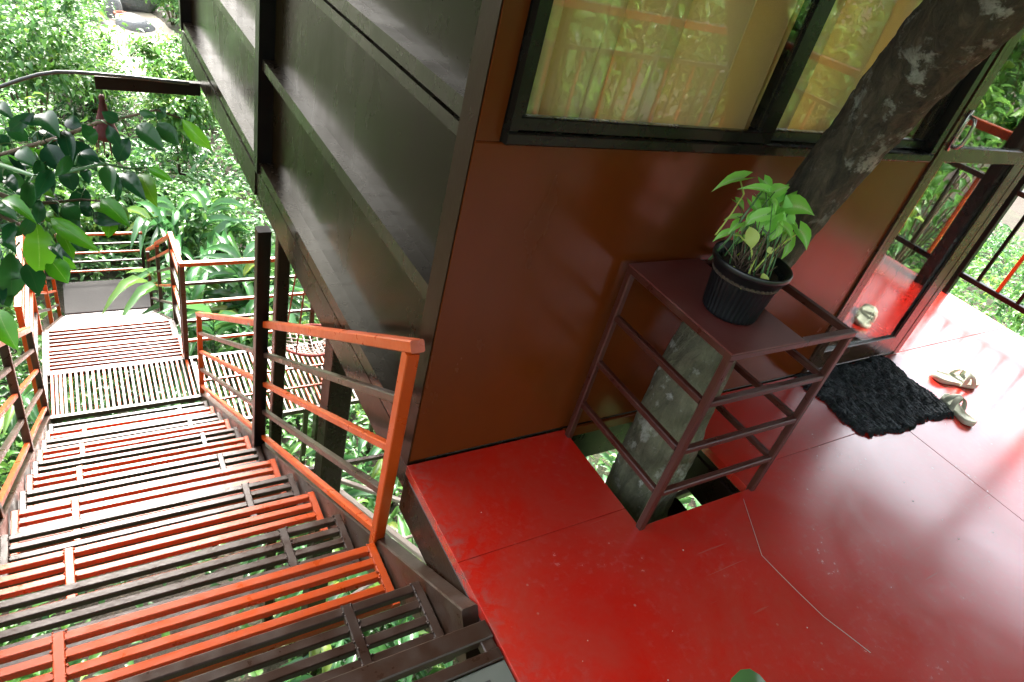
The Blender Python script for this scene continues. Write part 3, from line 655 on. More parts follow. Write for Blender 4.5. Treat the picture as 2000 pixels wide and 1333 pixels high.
fence('stair_railing', 'house side railing of the lower stairs bending down to the cement platform', 0, [(.600, 5.49, ZL), (.600, 6.10, ZL-.06), (.600, 7.6, ZL-1.02), (.600, 9.10, -4.78)], R5[:4]+(.98,), .042, ('brown_paint', 'brown_paint', 'orange_paint'), (.6, 7.5, -3.5))
fence('stair_railing', 'garden side railing of the landing and lower stairs in front of ferns', 0, [(-.530, 4.99, ZL), (-.530, 6.10, ZL-.03), (-.530, 7.6, ZL-1.02), (-.530, 9.10, -4.78)], R5[:4]+(.98,), .046, ('orange_paint', 'brown_paint', 'orange_paint'), (-.53, 7.0, -3.5))
fence('platform_railing', 'railing closing the far end of the cement platform before the dark hedge', 0, [(-.45, 9.97, -4.78), (.59, 9.97, -4.78)], (.17, .33, .48, .62, .78), .04, ('dark_brown_paint', 'orange_paint', 'brown_paint'), (.07, 9.97, -4.78))

# ================================================================== DECK RAILINGS
def deck_rail(label, a, b, loc, n, plinth=.145):
    t = thing('deck_railing', label, 'railing', loc); a, b = Vector(a), Vector(b); d = b-a; u = d.normalized()
    np_ = max(1, round(d.length/1.6))
    for i in range(np_+1):
        p = a+d*(i/np_); bar('post', p, p+Vector((0, 0, .925)), .046, .046, 'black_paint', t)
    bar('top_rail', a+Vector((0, 0, .95))-u*.03, b+Vector((0, 0, .95))+u*.03, .075, .048, 'orange_paint', t, .005)
    bar('mid_rail', a+Vector((0, 0, .70)), b+Vector((0, 0, .70)), .034, .030, 'brown_paint', t)
    bar('bottom_rail', a+Vector((0, 0, plinth)), b+Vector((0, 0, plinth)), .034, .032, 'black_paint', t)
    for i in range(1, n):
        p = a+d*(i/n); bar('baluster', p+Vector((0, 0, plinth+.017)), p+Vector((0, 0, .684)), .02, .02, 'orange_paint' if i % 2 == 0 else 'black_paint', t, .002)
deck_rail('baluster railing along the outer edge of deck beyond the glass door', (4.60, 1.640, 0), (4.60, -1.26, 0), (4.6, .2, 0), 23)
deck_rail('baluster railing behind the viewer that shows mirrored in the window', (.80, -1.28, 0), (4.55, -1.28, 0), (2.7, -1.28, 0), 29)
cb = thing('cable', 'two thin dark cables slung outside the deck railing', 'cable', (4.75, 1.2, -.1))
for z0, z1, xx in ((.06, -.30, 4.9), (-.02, -.52, 4.95)):
    pts = [(xx+.3*(t-.5), 2.6-3.6*t, .25+(z1-.25)*t - .25*math.sin(t*math.pi)) for t in np.linspace(0, 1, 14)]
    MB().tube(pts, .004, 6).build('strand', 'hose_rubber', cb, True)

# ================================================================== PLANT STAND, TREE, POT
SX0, SX1, SY0, SY1, SZ = 1.312, 1.822, .795, 1.205, .678
st = thing('plant_stand', 'brown square tube steel stand with half plate top around the tree trunk', 'stand', (1.56, 1.0, 0))
for x, y in ((SX0, SY0), (SX1, SY0), (SX0, SY1), (SX1, SY1)):
    bar('leg', (x, y, -.09), (x, y, SZ-.021), .023, .023, 'stand_paint', st, .0035)
for a, b in (((SX0, SY0), (SX1, SY0)), ((SX0, SY1), (SX1, SY1))):
    bar('top_bar', (a[0]-.0115, a[1], SZ-.010), (b[0]+.0115, b[1], SZ-.010), .023, .021, 'stand_paint', st, .003)
for x in (SX0, SX1): bar('top_bar', (x, SY0+.012, SZ-.0102), (x, SY1-.012, SZ-.0102), .023, .021, 'stand_paint', st, .003)
for z in (.155, .330, .505):
    bar('rail', (SX0+.012, SY0, z), (SX1-.012, SY0, z), .020, .020, 'stand_paint', st, .003)
    for x in (SX0, SX1): bar('rail', (x, SY0+.012, z), (x, SY1-.012, z), .020, .020, 'stand_paint', st, .003)
pl = MB().box((SX0-.013, SY0-.013, SZ+.0005), (1.590, SY1+.012, SZ+.0055)).build('top_plate', 'plate_paint', st)
bv = pl.modifiers.new('bevel', 'BEVEL'); bv.width = .0015; bv.segments = 1
for k in range(9):                 # weld beads
    pass
tree = thing('tree', 'grey green lichen spotted tree trunk growing up through the deck and plant stand', 'tree', (1.66, 1.05, float(gz(1.66, 1.05))))
ax = [(1.78, 1.10, -4.7), (1.72, 1.08, -3.2), (1.66, 1.05, -1.6), (1.575, 1.01, -.45), (1.545, 1.005, -.12), (1.565, 1.025, .14), (1.612, 1.068, .425), (1.692, 1.100, .672), (1.761, 1.090, .893), (1.776, 1.050, 1.102), (1.742, .983, 1.300), (1.695, .918, 1.438), (1.642, .845, 1.568), (1.56, .76, 1.86), (1.48, .66, 2.3), (1.44, .57, 2.9), (1.5, .5, 3.7), (1.62, .5, 4.6)]
rr = [.19, .15, .135, .128, .124, .120, .104, .088, .080, .081, .087, .092, .094, .094, .090, .082, .07, .045]
# smooth resample
def resample(ax, rr, n):
    P = np.array(ax); t = np.arange(len(P)); T = np.linspace(0, len(P)-1, n); out = []; R = np.interp(T, t, rr)
    for u in T:
        i = int(min(max(math.floor(u), 0), len(P)-2)); f = u-i; p0, p1, p2, p3 = P[max(i-1, 0)], P[i], P[i+1], P[min(i+2, len(P)-1)]
        out.append(.5*((2*p1)+(-p0+p2)*f+(2*p0-5*p1+4*p2-p3)*f*f+(-p0+3*p1-3*p2+p3)*f**3))
    return out, R
pts, R = resample(ax, rr, 420)
m = MB(); K = 56; m.tube(pts, list(R), K)
vv = np.array(m.v); ctr = np.repeat(np.array(pts), K, 0); dv = vv-ctr; L = np.linalg.norm(dv, axis=1, keepdims=True); ang = np.tile(np.arange(K), len(pts))*2*np.pi/K; hgt = np.repeat(np.arange(len(pts)), K)
hgt = hgt*170/420
bumpv = .07*(vnoise(ang*3, hgt*.35, 1.3, 3)-.5) + .09*(vnoise(ang*1.2, hgt*.12, 1.0, 5)-.5) + .03*np.sin(2*ang+hgt*.05)
rid = np.abs(vnoise(ang*7+.6*np.sin(hgt*.5), hgt*.42, 1.0, 6)-.5)*2; bumpv += -.055*np.exp(-(rid/.22)**2) + .02*(vnoise(ang*14, hgt*1.6, 1.0, 8)-.5)
# knots
for ka, kh, kr in ((2.2, 72, .10), (4.9, 95, .08), (1.4, 100, .07), (3.6, 60, .06)):
    d2 = (np.minimum(np.abs(ang-ka), 2*np.pi-np.abs(ang-ka))*1.6)**2 + ((hgt-kh)*.22)**2; bumpv += kr*np.exp(-d2*3) - kr*1.1*np.exp(-d2*14)
m.v = [Vector(v) for v in ctr + dv*(1+bumpv[:, None])]
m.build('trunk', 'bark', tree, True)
cl = []; 
for k in range(7):
    a = k*.9+.3; b0 = Vector((1.47, .55, 2.9+.22*k)); b1 = b0+Vector((math.cos(a)*1.1, math.sin(a)*1.1, .8)); b2 = b1+Vector((math.cos(a+.4)*.9, math.sin(a+.4)*.9, .5))
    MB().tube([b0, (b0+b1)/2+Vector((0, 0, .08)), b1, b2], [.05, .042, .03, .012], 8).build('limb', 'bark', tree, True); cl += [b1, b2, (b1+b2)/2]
P = []
for c in cl: P.append(np.array(c)+rng.normal(0, .42, (170, 3)))
P = np.concatenate(P); A = nrm(rng.normal(0, 1, P.shape)+np.array([0, 0, -.3])); U = nrm(rng.normal(0, .6, P.shape)+np.array([0, 0, 1]))
leaf_cloud('crown', P, A, U, rng.uniform(.08, .14, len(P)), rng.uniform(.05, .07, len(P)), SMALL, 'leaf_shrub', tree)

# ---- pot with arrowhead plant
PC = Vector((1.452, .950, SZ+.006))
pp = thing('potted_plant', 'bright green arrowhead plant in ribbed dark plastic pot on the plant stand', 'potted plant', PC)
MB().lathe([(r_*.94, z_*.95) for r_, z_ in [(.076, 0), (.080, .004), (.082, .012), (.098, .142), (.099, .146), (.110, .149), (.113, .156), (.113, .166), (.110, .169), (.104, .166), (.101, .13), (.094, .125)]], PC, 160, .0042, 40, (2, 3)).build('pot', 'pot_plastic', pp, True)
m = MB(); k = 28; rings_ = []
for ri, r in enumerate((0.0, .03, .06, .099)):
    pass
m.lathe([(.0925, .112), (.08, .128+.004), (.05, .136), (.02, .140)], PC, 28, close=True)
for i in range(60):
    a = random.random()*6.28; r = .09*math.sqrt(random.random()); s = .002+.006*random.random(); m.lathe([(s, 0), (s*.7, s*.6), (s*.1, s*.8)], PC+Vector((r*math.cos(a), r*math.sin(a), .128)), 5, close=True)
m.build('soil', 'soil', pp)
PL = [((390,110),(180,170),80),((560,190),(380,160),60),((570,130),(620,215),80),((640,205),(772,150),95),((580,215),(470,285),60),((700,245),(550,390),125),((760,310),(955,350),165),((560,375),(390,430),90),((370,385),(258,402),40),((370,440),(300,505),65),((290,505),(178,560),50),((370,275),(432,332),60),((640,430),(570,610),130),((700,370),(725,640),125),((750,440),(835,515),75),((830,490),(895,625),105),((740,560),(700,716),75),((385,530),(355,595),70),((455,445),(370,490),65),((520,270),(540,345),80),((610,400),(470,560),135),((655,230),(600,330),95),((560,300),(470,350),70),((680,300),(760,420),90),((480,390),(420,460),70)]
for _ in range(16):
    bx, by = random.uniform(430, 720), random.uniform(230, 520); a_ = random.uniform(.2, 2.9); l_ = random.uniform(70, 130); PL.append(((bx, by), (bx+l_*math.cos(a_), by+l_*math.sin(a_)), l_*.6))
pn = Vector((-.6, -.62, .5)).normalized()
for i, (b, t, wd) in enumerate(PL):
    dj = random.uniform(-.075, .075); cpl = PC+Vector((.03, .03, .2))+pn*dj
    bp = onplane(1340+b[0]/3.703, 320+b[1]/3.703, cpl, pn); tp = onplane(1340+t[0]/3.703, 320+t[1]/3.703, cpl+pn*random.uniform(-.02, .03), pn)
    dist = (bp-EYE).length; up = (pn*1.0+Vector((random.uniform(-.35, .35), random.uniform(-.35, .35), .75))).normalized()
    tp = bp+(tp-bp)*.9
    lo = leaf_obj('leaf', bp, tp, up, wd/3.703/FPX*dist*.92, ARROW, 'arrow', 'leaf_pot', pp)
    so = PC+Vector((random.gauss(0, .022), random.gauss(0, .022), .135)); mid = (so+bp)/2+Vector((random.gauss(0, .008), random.gauss(0, .008), .03))
    MB().tube([so, so*.6+mid*.4+Vector((0, 0, .012)), mid, bp], [.0026, .0022, .0018, .0013], 6).build('stem', 'leaf_yellow' if i % 5 == 0 else 'leaf_ginger', lo, True)
for b, t, wd in (((460,455),(482,612),95), ((555,790),(570,885),55), ((318,748),(352,772),40), ((600,600),(612,655),45)):
    cpl = PC+Vector((0, 0, .15))+pn*.06; bp = onplane(1340+b[0]/3.703, 320+b[1]/3.703, cpl, pn); tp = onplane(1340+t[0]/3.703, 320+t[1]/3.703, cpl, pn)
    leaf_obj('leaf', bp, tp, pn, wd/3.703/FPX*1.9, OVAL, 'ovaly', 'leaf_yellow', pp)
m = MB()
for i in range(70):
    a = random.random()*6.28; r = .045*math.sqrt(random.random()); p0 = PC+Vector((r*math.cos(a), r*math.sin(a), .13)); h = random.uniform(.04, .13); q = p0+Vector((random.gauss(.01, .025), random.gauss(.01, .025), h))
    m.tube([p0, (p0+q)/2+Vector((random.gauss(0, .008), random.gauss(0, .008), 0)), q], [.0022, .0018, .0009], 5)
m.build('dry_stems', 'bark_dead', pp, True)

# ---- small plant whose leaf just enters the frame at the bottom
P2 = onz(1452, 1640, 0.0)
p2 = thing('potted_plant', 'dark green leaf of a low plant at the bottom edge of the red floor', 'potted plant', P2)
MB().lathe([(.05, 0), (.07, .11), (.075, .115), (.075, .13), (.066, .13), (.064, .11)], P2, 36).build('pot', 'pot_plastic', p2, True)
for b, t, wd in (((1412, 1366), (1522, 1352), 70), ((1470, 1385), (1400, 1420), 60), ((1480, 1385), (1560, 1430), 60)):
    pl2 = P2+Vector((0, 0, .26)); zz = Vector((0, 0, 1)); bp = onplane(*b, pl2, zz); tp = onplane(*t, pl2, zz)
    lo = leaf_obj('leaf', bp, tp, (0, .1, 1), wd/FPX*(bp-EYE).length, OVAL, 'oval', 'leaf_ginger', p2)
    MB().tube([P2+Vector((0, 0, .11)), (P2+bp)/2+Vector((0, 0, .09)), bp], .003, 6).build('stem', 'leaf_ginger', lo, True)

# ================================================================== MAT, SANDALS
rug = thing('door_mat', 'shaggy charcoal rag door mat before the glass door', 'mat', (2.92, 1.03, 0))
cor = [(2.600, 1.215), (2.592, .852), (3.215, .834), (3.252, 1.205)]
def rugp(u, v):
    a = np.array(cor[0])*(1-v)+np.array(cor[1])*v; b = np.array(cor[3])*(1-v)+np.array(cor[2])*v; p = a*(1-u)+b*u
    return float(p[0])+.012*math.sin(v*9+1)*(u-.5)*2+.006*math.sin(v*31), float(p[1])+.010*math.sin(u*11+.5)*(v-.5)*2+.005*math.sin(u*37)
m = MB()
NU, NV = 60, 40; V = []; F = []
for j in range(NV+1):
    for i in range(NU+1):
        u, v = i/NU, j/NV; x, y = rugp(u, v); edge = (i in (0, NU)) or (j in (0, NV)); z = .0012 if edge else .010+.004*float(vnoise(u*30, v*30, 1.3, 4))+.002*math.sin(j*2.4)
        V.append((x, y, z))
for j in range(NV):
    for i in range(NU): a = j*(NU+1)+i; F.append((a, a+NU+1, a+NU+2, a+1))
mesh_obj('weave', V, F, 'rug_yarn', rug)
rows = 40
for j in range(rows):
    u_ = (j+.5)/rows; m = MB(); npt = 18; pts = []
    for i in range(npt):
        v_ = -.02+1.04*i/(npt-1)+(random.uniform(-.03, .03) if i in (0, npt-1) else 0); x, y = rugp(u_, v_); pts.append((x+random.gauss(0, .002), y, .0128+.002*math.sin(i*1.9+j*1.3)+random.gauss(0, .0013)))
    m.tube(pts, [.0058+random.uniform(-.0014, .0018) for _ in pts], 6); m.build('yarn_row', 'rug_yarn', rug)
# loose rag tufts
nT = 5200; u = rng.uniform(0, 1, nT); v = rng.uniform(0, 1, nT); ed = rng.uniform(0, 1, nT) < .33; side = rng.integers(0, 4, nT)
u = np.where(ed & (side == 0), -.004, np.where(ed & (side == 1), 1.004, u)); v = np.where(ed & (side == 2), -.006, np.where(ed & (side == 3), 1.008, v))
PT = np.array([rugp(a, b) for a, b in zip(u, v)]); PT = np.c_[PT, np.where(ed, .008, .015)]
out = np.stack([np.where(ed & (side == 0), -1., np.where(ed & (side == 1), 1., 0)), np.where(ed & (side == 2), 1., np.where(ed & (side == 3), -1., 0)), np.zeros(nT)], 1)
AT = nrm(out*1.0 + rng.normal(0, .45, (nT, 3))*np.array([.7, 1.6, .3]) + np.array([.0, 0, 0])); AT[:, 2] = np.where(ed, -np.abs(AT[:, 2])*.5-.15, np.abs(AT[:, 2])*.25)
o = leaf_cloud('fringe', PT, AT, np.tile([0, 0, 1.], (nT, 1)), np.where(ed, rng.uniform(.018, .046, nT), rng.uniform(.012, .030, nT)), rng.uniform(.0022, .0048, nT), TINY, 'rug_yarn', rug); o['kind'] = 'stuff'

def sandal(label, heel, toe, mirror):
    h, t = Vector((*heel, 0)), Vector((*toe, 0)); X = (t-h); L = X.length; X = X/L; Y = Vector((-X.y, X.x, 0))*mirror; Z = Vector((0, 0, 1))
    s = thing('sandal', label, 'sandal', (h+t)/2, 'pair of pale slide sandals')
    outl = [(0, 0), (.04, .115), (.12, .165), (.25, .165), (.40, .150), (.55, .165), (.70, .200), (.82, .205), (.92, .165), (.985, .07), (1, 0), (.985, -.07), (.92, -.145), (.82, -.185), (.70, -.18), (.55, -.15), (.40, -.135), (.25, -.155), (.12, -.155), (.04, -.105)]
    def pt(u, v, z): return h + X*(u*L) + Y*(v*L) + Z*z
    def topz(u): return .030 - .010*math.sin(min(1, max(0, (u-.1)/.8))*math.pi) + .006*(u > .9)*(u-.9)*10
    V = []; F = []; k = len(outl)
    layers = [(.90, lambda u: .001), (1.0, lambda u: .007), (1.0, lambda u: topz(u)-.002), (.94, lambda u: topz(u)+.001), (.86, lambda u: topz(u)-.004), (.5, lambda u: topz(u)-.006), (.05, lambda u: topz(u)-.006)]
    for sc_, zf in layers:
        for uu, v2 in outl:
            u2 = .5+(uu-.5)*(sc_ if sc_ > .8 else sc_); V.append(pt(u2, v2*sc_, zf(u2)))
    for i in range(len(layers)-1):
        for j in range(k): F.append((i*k+j, i*k+(j+1) % k, (i+1)*k+(j+1) % k, (i+1)*k+j))
    F.append(tuple(reversed(range(k)))); F.append(tuple((len(layers)-1)*k+j for j in range(k)))
    mesh_obj('sole', V, F, 'sandal_foam', s, True)
    for u0, u1, wd in ((.52, .80, .030), (.78, .56, .030)):
        pts = []; n = 13; V = []; F = []
        for i in range(n):
            q = i/(n-1); a = math.pi*q; u = u0+(u1-u0)*q; c = pt(u, .178*math.cos(a), .012+.058*math.sin(a)**.8); nrmv = (Y*math.cos(a)+Z*math.sin(a)).normalized()
            for du, dn in ((-wd/2, 0), (-wd/2*.7, .004), (wd/2*.7, .004), (wd/2, 0), (0, -.003)): V.append(c+X*du+nrmv*dn)
        for i in range(n-1):
            for j in range(5): F.append((i*5+j, i*5+(j+1) % 5, (i+1)*5+(j+1) % 5, (i+1)*5+j))
        F += [tuple(range(5)), tuple((n-1)*5+j for j in range(5))[::-1]]
        mesh_obj('strap', V, F, 'sandal_foam', s, True)
sandal('pale sage slide sandal lying clear of the mat', (3.410, 1.030), (3.635, .922), 1)
sandal('pale sage slide sandal with its toe against the mat corner', (3.222, .722), (3.300, .905), 1)

# ================================================================== THINGS AROUND THE HOUSE
eb = thing('eave_board', 'dark brown board sticking out from the far end of the house', 'board', (.4, 5.0, -.16))
MB().box((.118, 4.985, -.208), (.735, 5.015, -.128), .003).build('plank', 'black_paint', eb)
MB().box((.118, 4.975, -.1275), (.735, 5.025, -.1205), .002).build('cap', 'trim_paint', eb)
hp = [dep(*p, 5.5/1.0) for p in ()]
def ony(x, y, Y):
    r = ray(x, y); return EYE + r*(Y/r.y)
hp = [ony(x, y, 4.96) for x, y in ((-60, 200), (0, 170), (40, 156), (75, 146), (110, 141), (150, 142), (190, 145), (250, 150), (310, 157), (370, 164))]
hose = MB().tube(hp, .012, 8).build('hose', 'hose_rubber', None, True); tag(hose, 'dark hose arching over the garden onto the eave board', 'hose')
orn = thing('hanging_ornament', 'dark red pointed cloth ornament hanging from the eave board', 'ornament', (.145, 5.0, -.4))
MB().tube([(.148, 5.0, -.205), (.146, 5.0, -.245)], .0025, 6).build('string', 'hose_rubber', orn)
prof = [(.010, 0), (.018, -.012), (.016, -.05), (.022, -.07), (.028, -.10), (.040, -.14), (.056, -.19), (.074, -.24), (.082, -.262), (.070, -.285), (.045, -.30)]
m = MB(); m.lathe([(r, z) for r, z in prof][::-1], (.146, 5.0, -.245), 24, .006, 12, (1, 8), close=True); m.build('cone', 'ornament_cloth', orn, True)
m = MB()
for k in range(10): a = k*.628; m.tube([(.146+.06*math.cos(a), 5+.06*math.sin(a), -.53), (.146+.062*math.cos(a), 5+.062*math.sin(a), -.60-.02*(k % 3))], .004, 5)
m.build('tassels', 'ornament_cloth', orn)
# woven hanging seat under the house
NC = Vector((1.66, 5.02, -2.47))
net = thing('hanging_net_seat', 'round red rope net seat hanging under the house over the landing', 'swing', NC)
m = MB(); m.tube([NC+Vector((.30*math.cos(a), .24*math.sin(a), 0)) for a in np.linspace(0, 2*math.pi, 40)], .014, 8); m.build('rim', 'red_rope', net, True)
m = MB()
for k in range(-4, 5):
    c = k*.062; hx = .30*math.sqrt(max(0, 1-(c/.30)**2)); hy = .24*math.sqrt(max(0, 1-(c/.30)**2))
    for a, b in (((c, -hy), (c, hy)), ((-hx, c*.8), (hx, c*.8))):
        a, b = Vector((*a, 0)), Vector((*b, 0)); m.tube([NC+a, NC+(a+b)/2+Vector((0, 0, -.10*(1-(abs(c)/.3)**2))), NC+b], .006, 5)
m.build('net', 'pale_pipe', net, True)
for k in range(4):
    a = .8+k*1.57; p = NC+Vector((.30*math.cos(a), .24*math.sin(a), 0)); MB().tube([p, NC+Vector((.05*math.cos(a), .05*math.sin(a), 2.34))], .007, 6).build('rope', 'red_rope', net, True)
# thin service pipes below the deck
brs = ((( (657, 908), (775, 886)), -2.0, .03, 'brown_paint', 'brown crossbar beside the thick column below the house'), (((640, 930), (820, 992)), -2.1, .03, 'pale_pipe', 'pinkish sloping bar below the house beside the railing post'),
       (((745, 1025), (866, 1119)), -1.9, .035, 'pale_pipe', 'bright pale bar slanting below the deck edge'), (((762, 1062), (850, 1032)), -2.1, .018, 'pale_pipe', 'thin level bar crossing under the bright slanting bar'), (((798, 1091), (860, 1050)), -2.2, .022, 'pale_pipe', 'short pale bar below the deck corner'))
for (a, b), z, wd, mt, lb in brs:
    p, q = onz(*a, z), onz(*b, z); d = (q-p).normalized(); tag(MB().bar(p-d*.5, q+d*.9, wd, wd, .003).build('support_bar', mt), lb, 'bar', 'thin bars under the house')
p, q = onz(1285, 985, -.30), onz(1350, 958, -.30); tag(MB().bar(p-(q-p)*.3, q+(q-p)*.2, .022, .03, .003).build('support_bar', 'pale_pipe'), 'short whitish strap seen in the floor opening below the stand', 'bar', 'thin bars under the house')
# boulders and clay pot on the clearing
def boulder(label, x, y, s, seed, mat='stone', cat='boulder', name='boulder'):
    bm = bmesh.new(); bmesh.ops.create_icosphere(bm, subdivisions=3, radius=1); r_ = random.Random(seed); offs = [(Vector((r_.gauss(0, 1), r_.gauss(0, 1), r_.gauss(0, 1))).normalized(), r_.uniform(.5, .85)) for _ in range(9)]
    for v in bm.verts:
        c = v.co.copy()
        for d, k in offs:
            e = c.dot(d)-k
            if e > 0: c -= d*e*.85
        v.co = Vector((c.x*s[0], c.y*s[1], c.z*s[2]))
    g = float(gz(x, y)); V = [v.co+Vector((x, y, g+s[2]*.45)) for v in bm.verts]; F = [tuple(v.index for v in f.verts) for f in bm.faces]; bm.free()
    return tag(mesh_obj(name, V, F, mat, None, True), label, cat)
for i, (x, y, s, lb) in enumerate(((1.05, 24.6, (.55, .6, .5), 'blue grey boulder at the head of the far clearing'), (1.75, 25.6, (.9, .8, .8), 'large grey boulder behind the clearing at the top of picture'), (1.75, 23.5, (.7, .5, .35), 'low flat grey boulder on the pale clearing'), (.75, 23.3, (.4, .4, .3), 'small grey boulder left of the clearing'))):
    boulder(lb, x, y, s, i+3)
gcl = float(gz(1.62, 24.0)); cp = MB().lathe([(.12, 0), (.17, .10), (.19, .22), (.21, .23), (.21, .27), (.17, .27), (.16, .2)], (1.45, 23.9, gcl+.08), 24).build('clay_pot', 'clay', None, True); tag(cp, 'small orange clay pot among the far boulders', 'pot')

# ================================================================== FOREGROUND BRANCH
br = thing('leafy_branch', 'leafy branch with glossy dark and backlit lime leaves reaching in from the left', 'branch', dep(-60, 330, 1.35))
LV = []
c1 = '''200,670,50,780,90,d 250,670,340,800,135,d 400,700,485,770,95,d 490,735,565,860,95,d 700,715,605,665,85,d 420,830,572,1010,135,d 765,815,690,962,115,d 640,740,705,872,85,d 820,735,962,885,125,d 930,728,1058,858,115,d 1075,705,1252,888,100,b 925,692,815,660,55,d 978,628,930,712,65,d 640,980,650,1142,105,d 690,1020,692,1200,50,d 730,1020,850,1172,115,d 830,1028,922,1212,115,b 870,990,1022,1072,60,b 505,1115,450,1275,125,d 600,1180,762,1335,115,b 560,1200,640,1270,100,b 230,850,400,820,40,b 120,880,212,985,110,d 280,855,362,1015,150,d 380,960,435,1135,120,d 500,1000,525,1085,70,d 0,930,155,992,80,b 270,955,175,1005,70,b -20,990,85,1035,70,d 170,1040,232,1182,100,d 10,1050,105,1135,90,d 110,1120,195,1200,80,d 15,1180,205,1305,90,b 260,1180,390,1170,60,d -10,1200,92,1295,100,d 30,760,180,830,100,d -30,800,60,860,80,d 480,900,590,960,80,d 560,950,640,980,60,d 180,930,120,1010,80,d -20,620,70,700,90,d 330,700,230,760,60,d'''
c2 = '''300,80,578,272,120,b 215,105,235,415,195,b 290,320,402,462,140,b 350,300,452,382,60,b 150,350,232,532,140,d 550,60,712,112,90,d 650,90,640,192,100,b 60,280,70,565,160,d -10,620,92,852,150,b -10,40,110,25,70,d 0,440,105,430,70,d 320,240,362,312,70,d 0,120,132,182,90,d 660,0,758,112,90,b 380,10,470,90,110,d 240,60,330,110,80,b -10,200,90,270,100,d -20,500,60,600,110,d 470,20,560,60,80,d 90,0,190,70,80,b'''
for s, oy in ((c1, 0), (c2, 400)):
    for q in s.split():
        a = q.split(','); LV.append(((float(a[0])/3.029, float(a[1])/3.029+oy), (float(a[2])/3.029, float(a[3])/3.029+oy), float(a[4])/3.029, a[5]))
for _ in range(34):
    bx, by = random.uniform(-25, 150), random.uniform(215, 570); a_ = random.uniform(.1, 2.2); l_ = random.uniform(35, 62); LV.append(((bx, by), (bx+l_*math.cos(a_), by+l_*math.sin(a_)), l_*.55, 'd' if random.random() < .8 else 'b'))
tw = [[(-60, 330), (0, 305), (60, 285), (120, 268), (190, 240), (250, 228), (305, 215), (355, 232)], [(-60, 350), (0, 322), (70, 345), (140, 335), (200, 320), (250, 330), (290, 328)], [(-60, 370), (0, 380), (50, 400), (110, 395), (160, 390), (215, 395)], [(-60, 400), (0, 420), (40, 440), (75, 435), (100, 425)]]
tw3 = []
for i, l in enumerate(tw):
    pts3 = [dep(x, y, 1.34+.06*math.sin(i*2+j*.9)) for j, (x, y) in enumerate(l)]; tw3.append((l, pts3))
    MB().tube(pts3, list(np.linspace(.006, .0016, len(pts3))), 7).build('twig', 'leaf_ginger' if i in (1,) else 'bark_dead', br, True)
for i, (b, t, wd, kd) in enumerate(LV):
    best = min(((math.hypot(b[0]-p[0], b[1]-p[1]), li, pi) for li, (l, _) in enumerate(tw3) for pi, p in enumerate(l)))
    an = tw3[best[1]][1][best[2]]; da = (an-EYE).dot(_f); db = da + random.uniform(-.08, .06); dt = db + random.uniform(-.04, .03)
    B, T = dep(*b, db), dep(*t, dt); Lp = math.hypot(t[0]-b[0], t[1]-b[1]); vd = (EYE-B).normalized()
    up = (vd*1.0 + Vector((random.uniform(-.3, .3), random.uniform(-.3, .15), random.uniform(-.1, .5)))).normalized()
    lo = leaf_obj('leaf', B, T, up, wd/FPX*db*.88, OVAL, 'oval', 'leaf_dark' if kd == 'd' else 'leaf_backlit', br)
    MB().tube([an, (an+B)/2+Vector((0, 0, .004)), B], [.0013, .0011, .0009], 5).build('petiole', 'leaf_ginger', lo, True)

# ================================================================== GARDEN PLANTS
def stair_top(x, y):
    """highest allowed foliage under the stairs and landing"""
    x = np.asarray(x); y = np.asarray(y); lim = np.full(x.shape, 9.0)
    st_ = np.where(y < 4.9, -.45-.69*(np.clip(y, .5, 9)-.9), np.where(y < 6.1, ZL-.2, np.where(y < 9.2, ZL-.35-.64*(y-6.1), -4.85)))
    lim = np.where((x > -.85) & (x < .98) & (y > -.6) & (y < 10.2), st_, lim)
    lim = np.where((x >= .6) & (x < 2.8) & (y > 4.3) & (y < 5.7), ZL-.2, lim)
    lim = np.where((x > .6) & (x < 4.9) & (y > -1.6) & (y < 6.1), np.minimum(lim, -.7), lim)
    return lim
def ginger(label, x, y, ncane, h, spread, seed, lean=(0, 0), leafL=.42):
    r_ = random.Random(seed); g = float(gz(x, y)); t = thing('ginger_plant', label, 'plant', (x, y, g), 'arching ginger plants beside the stairs')
    for c in range(ncane):
        a = r_.random()*6.28; p0 = Vector((x+.12*math.cos(a), y+.12*math.sin(a), g-.03)); hh = h*r_.uniform(.8, 1.12)
        d = Vector((math.cos(a)*spread*r_.uniform(.5, 1.2)+lean[0], math.sin(a)*spread*r_.uniform(.5, 1.2)+lean[1], 0))
        pts = [p0 + d*(s**1.9) + Vector((0, 0, hh*(s-.28*s**3))) for s in np.linspace(0, 1, 9)]
        cane = MB().tube(pts, list(np.linspace(.013, .004, 9)), 6).build('cane', 'leaf_ginger', t, True)
        nl = r_.randint(9, 12)
        for k in range(nl):
            s = .30+.70*(k+.5)/nl; i = min(7, int(s*8)); f = s*8-i; P_ = pts[i]*(1-f)+pts[i+1]*f; tg = (pts[i+1]-pts[i]).normalized()
            sd = tg.cross(Vector((0, 0, 1))); sd = sd.normalized() if sd.length > .05 else Vector((math.cos(a), math.sin(a), 0))
            sg = 1 if k % 2 else -1; dirv = (tg*.62 + sd*sg*.85 + Vector((r_.gauss(0, .15), r_.gauss(0, .15), .05))).normalized(); LL = leafL*r_.uniform(.75, 1.15)*(1-.25*abs(s-.6))
            upv = (Vector((0, 0, 1)) + sd*sg*-.25 + tg*-.3 + Vector((r_.gauss(0, .2), r_.gauss(0, .2), 0))).normalized()
            leaf_obj('leaf', P_, P_+dirv*LL, upv, LL*.21, LANCE, 'lance', 'leaf_ginger', cane)
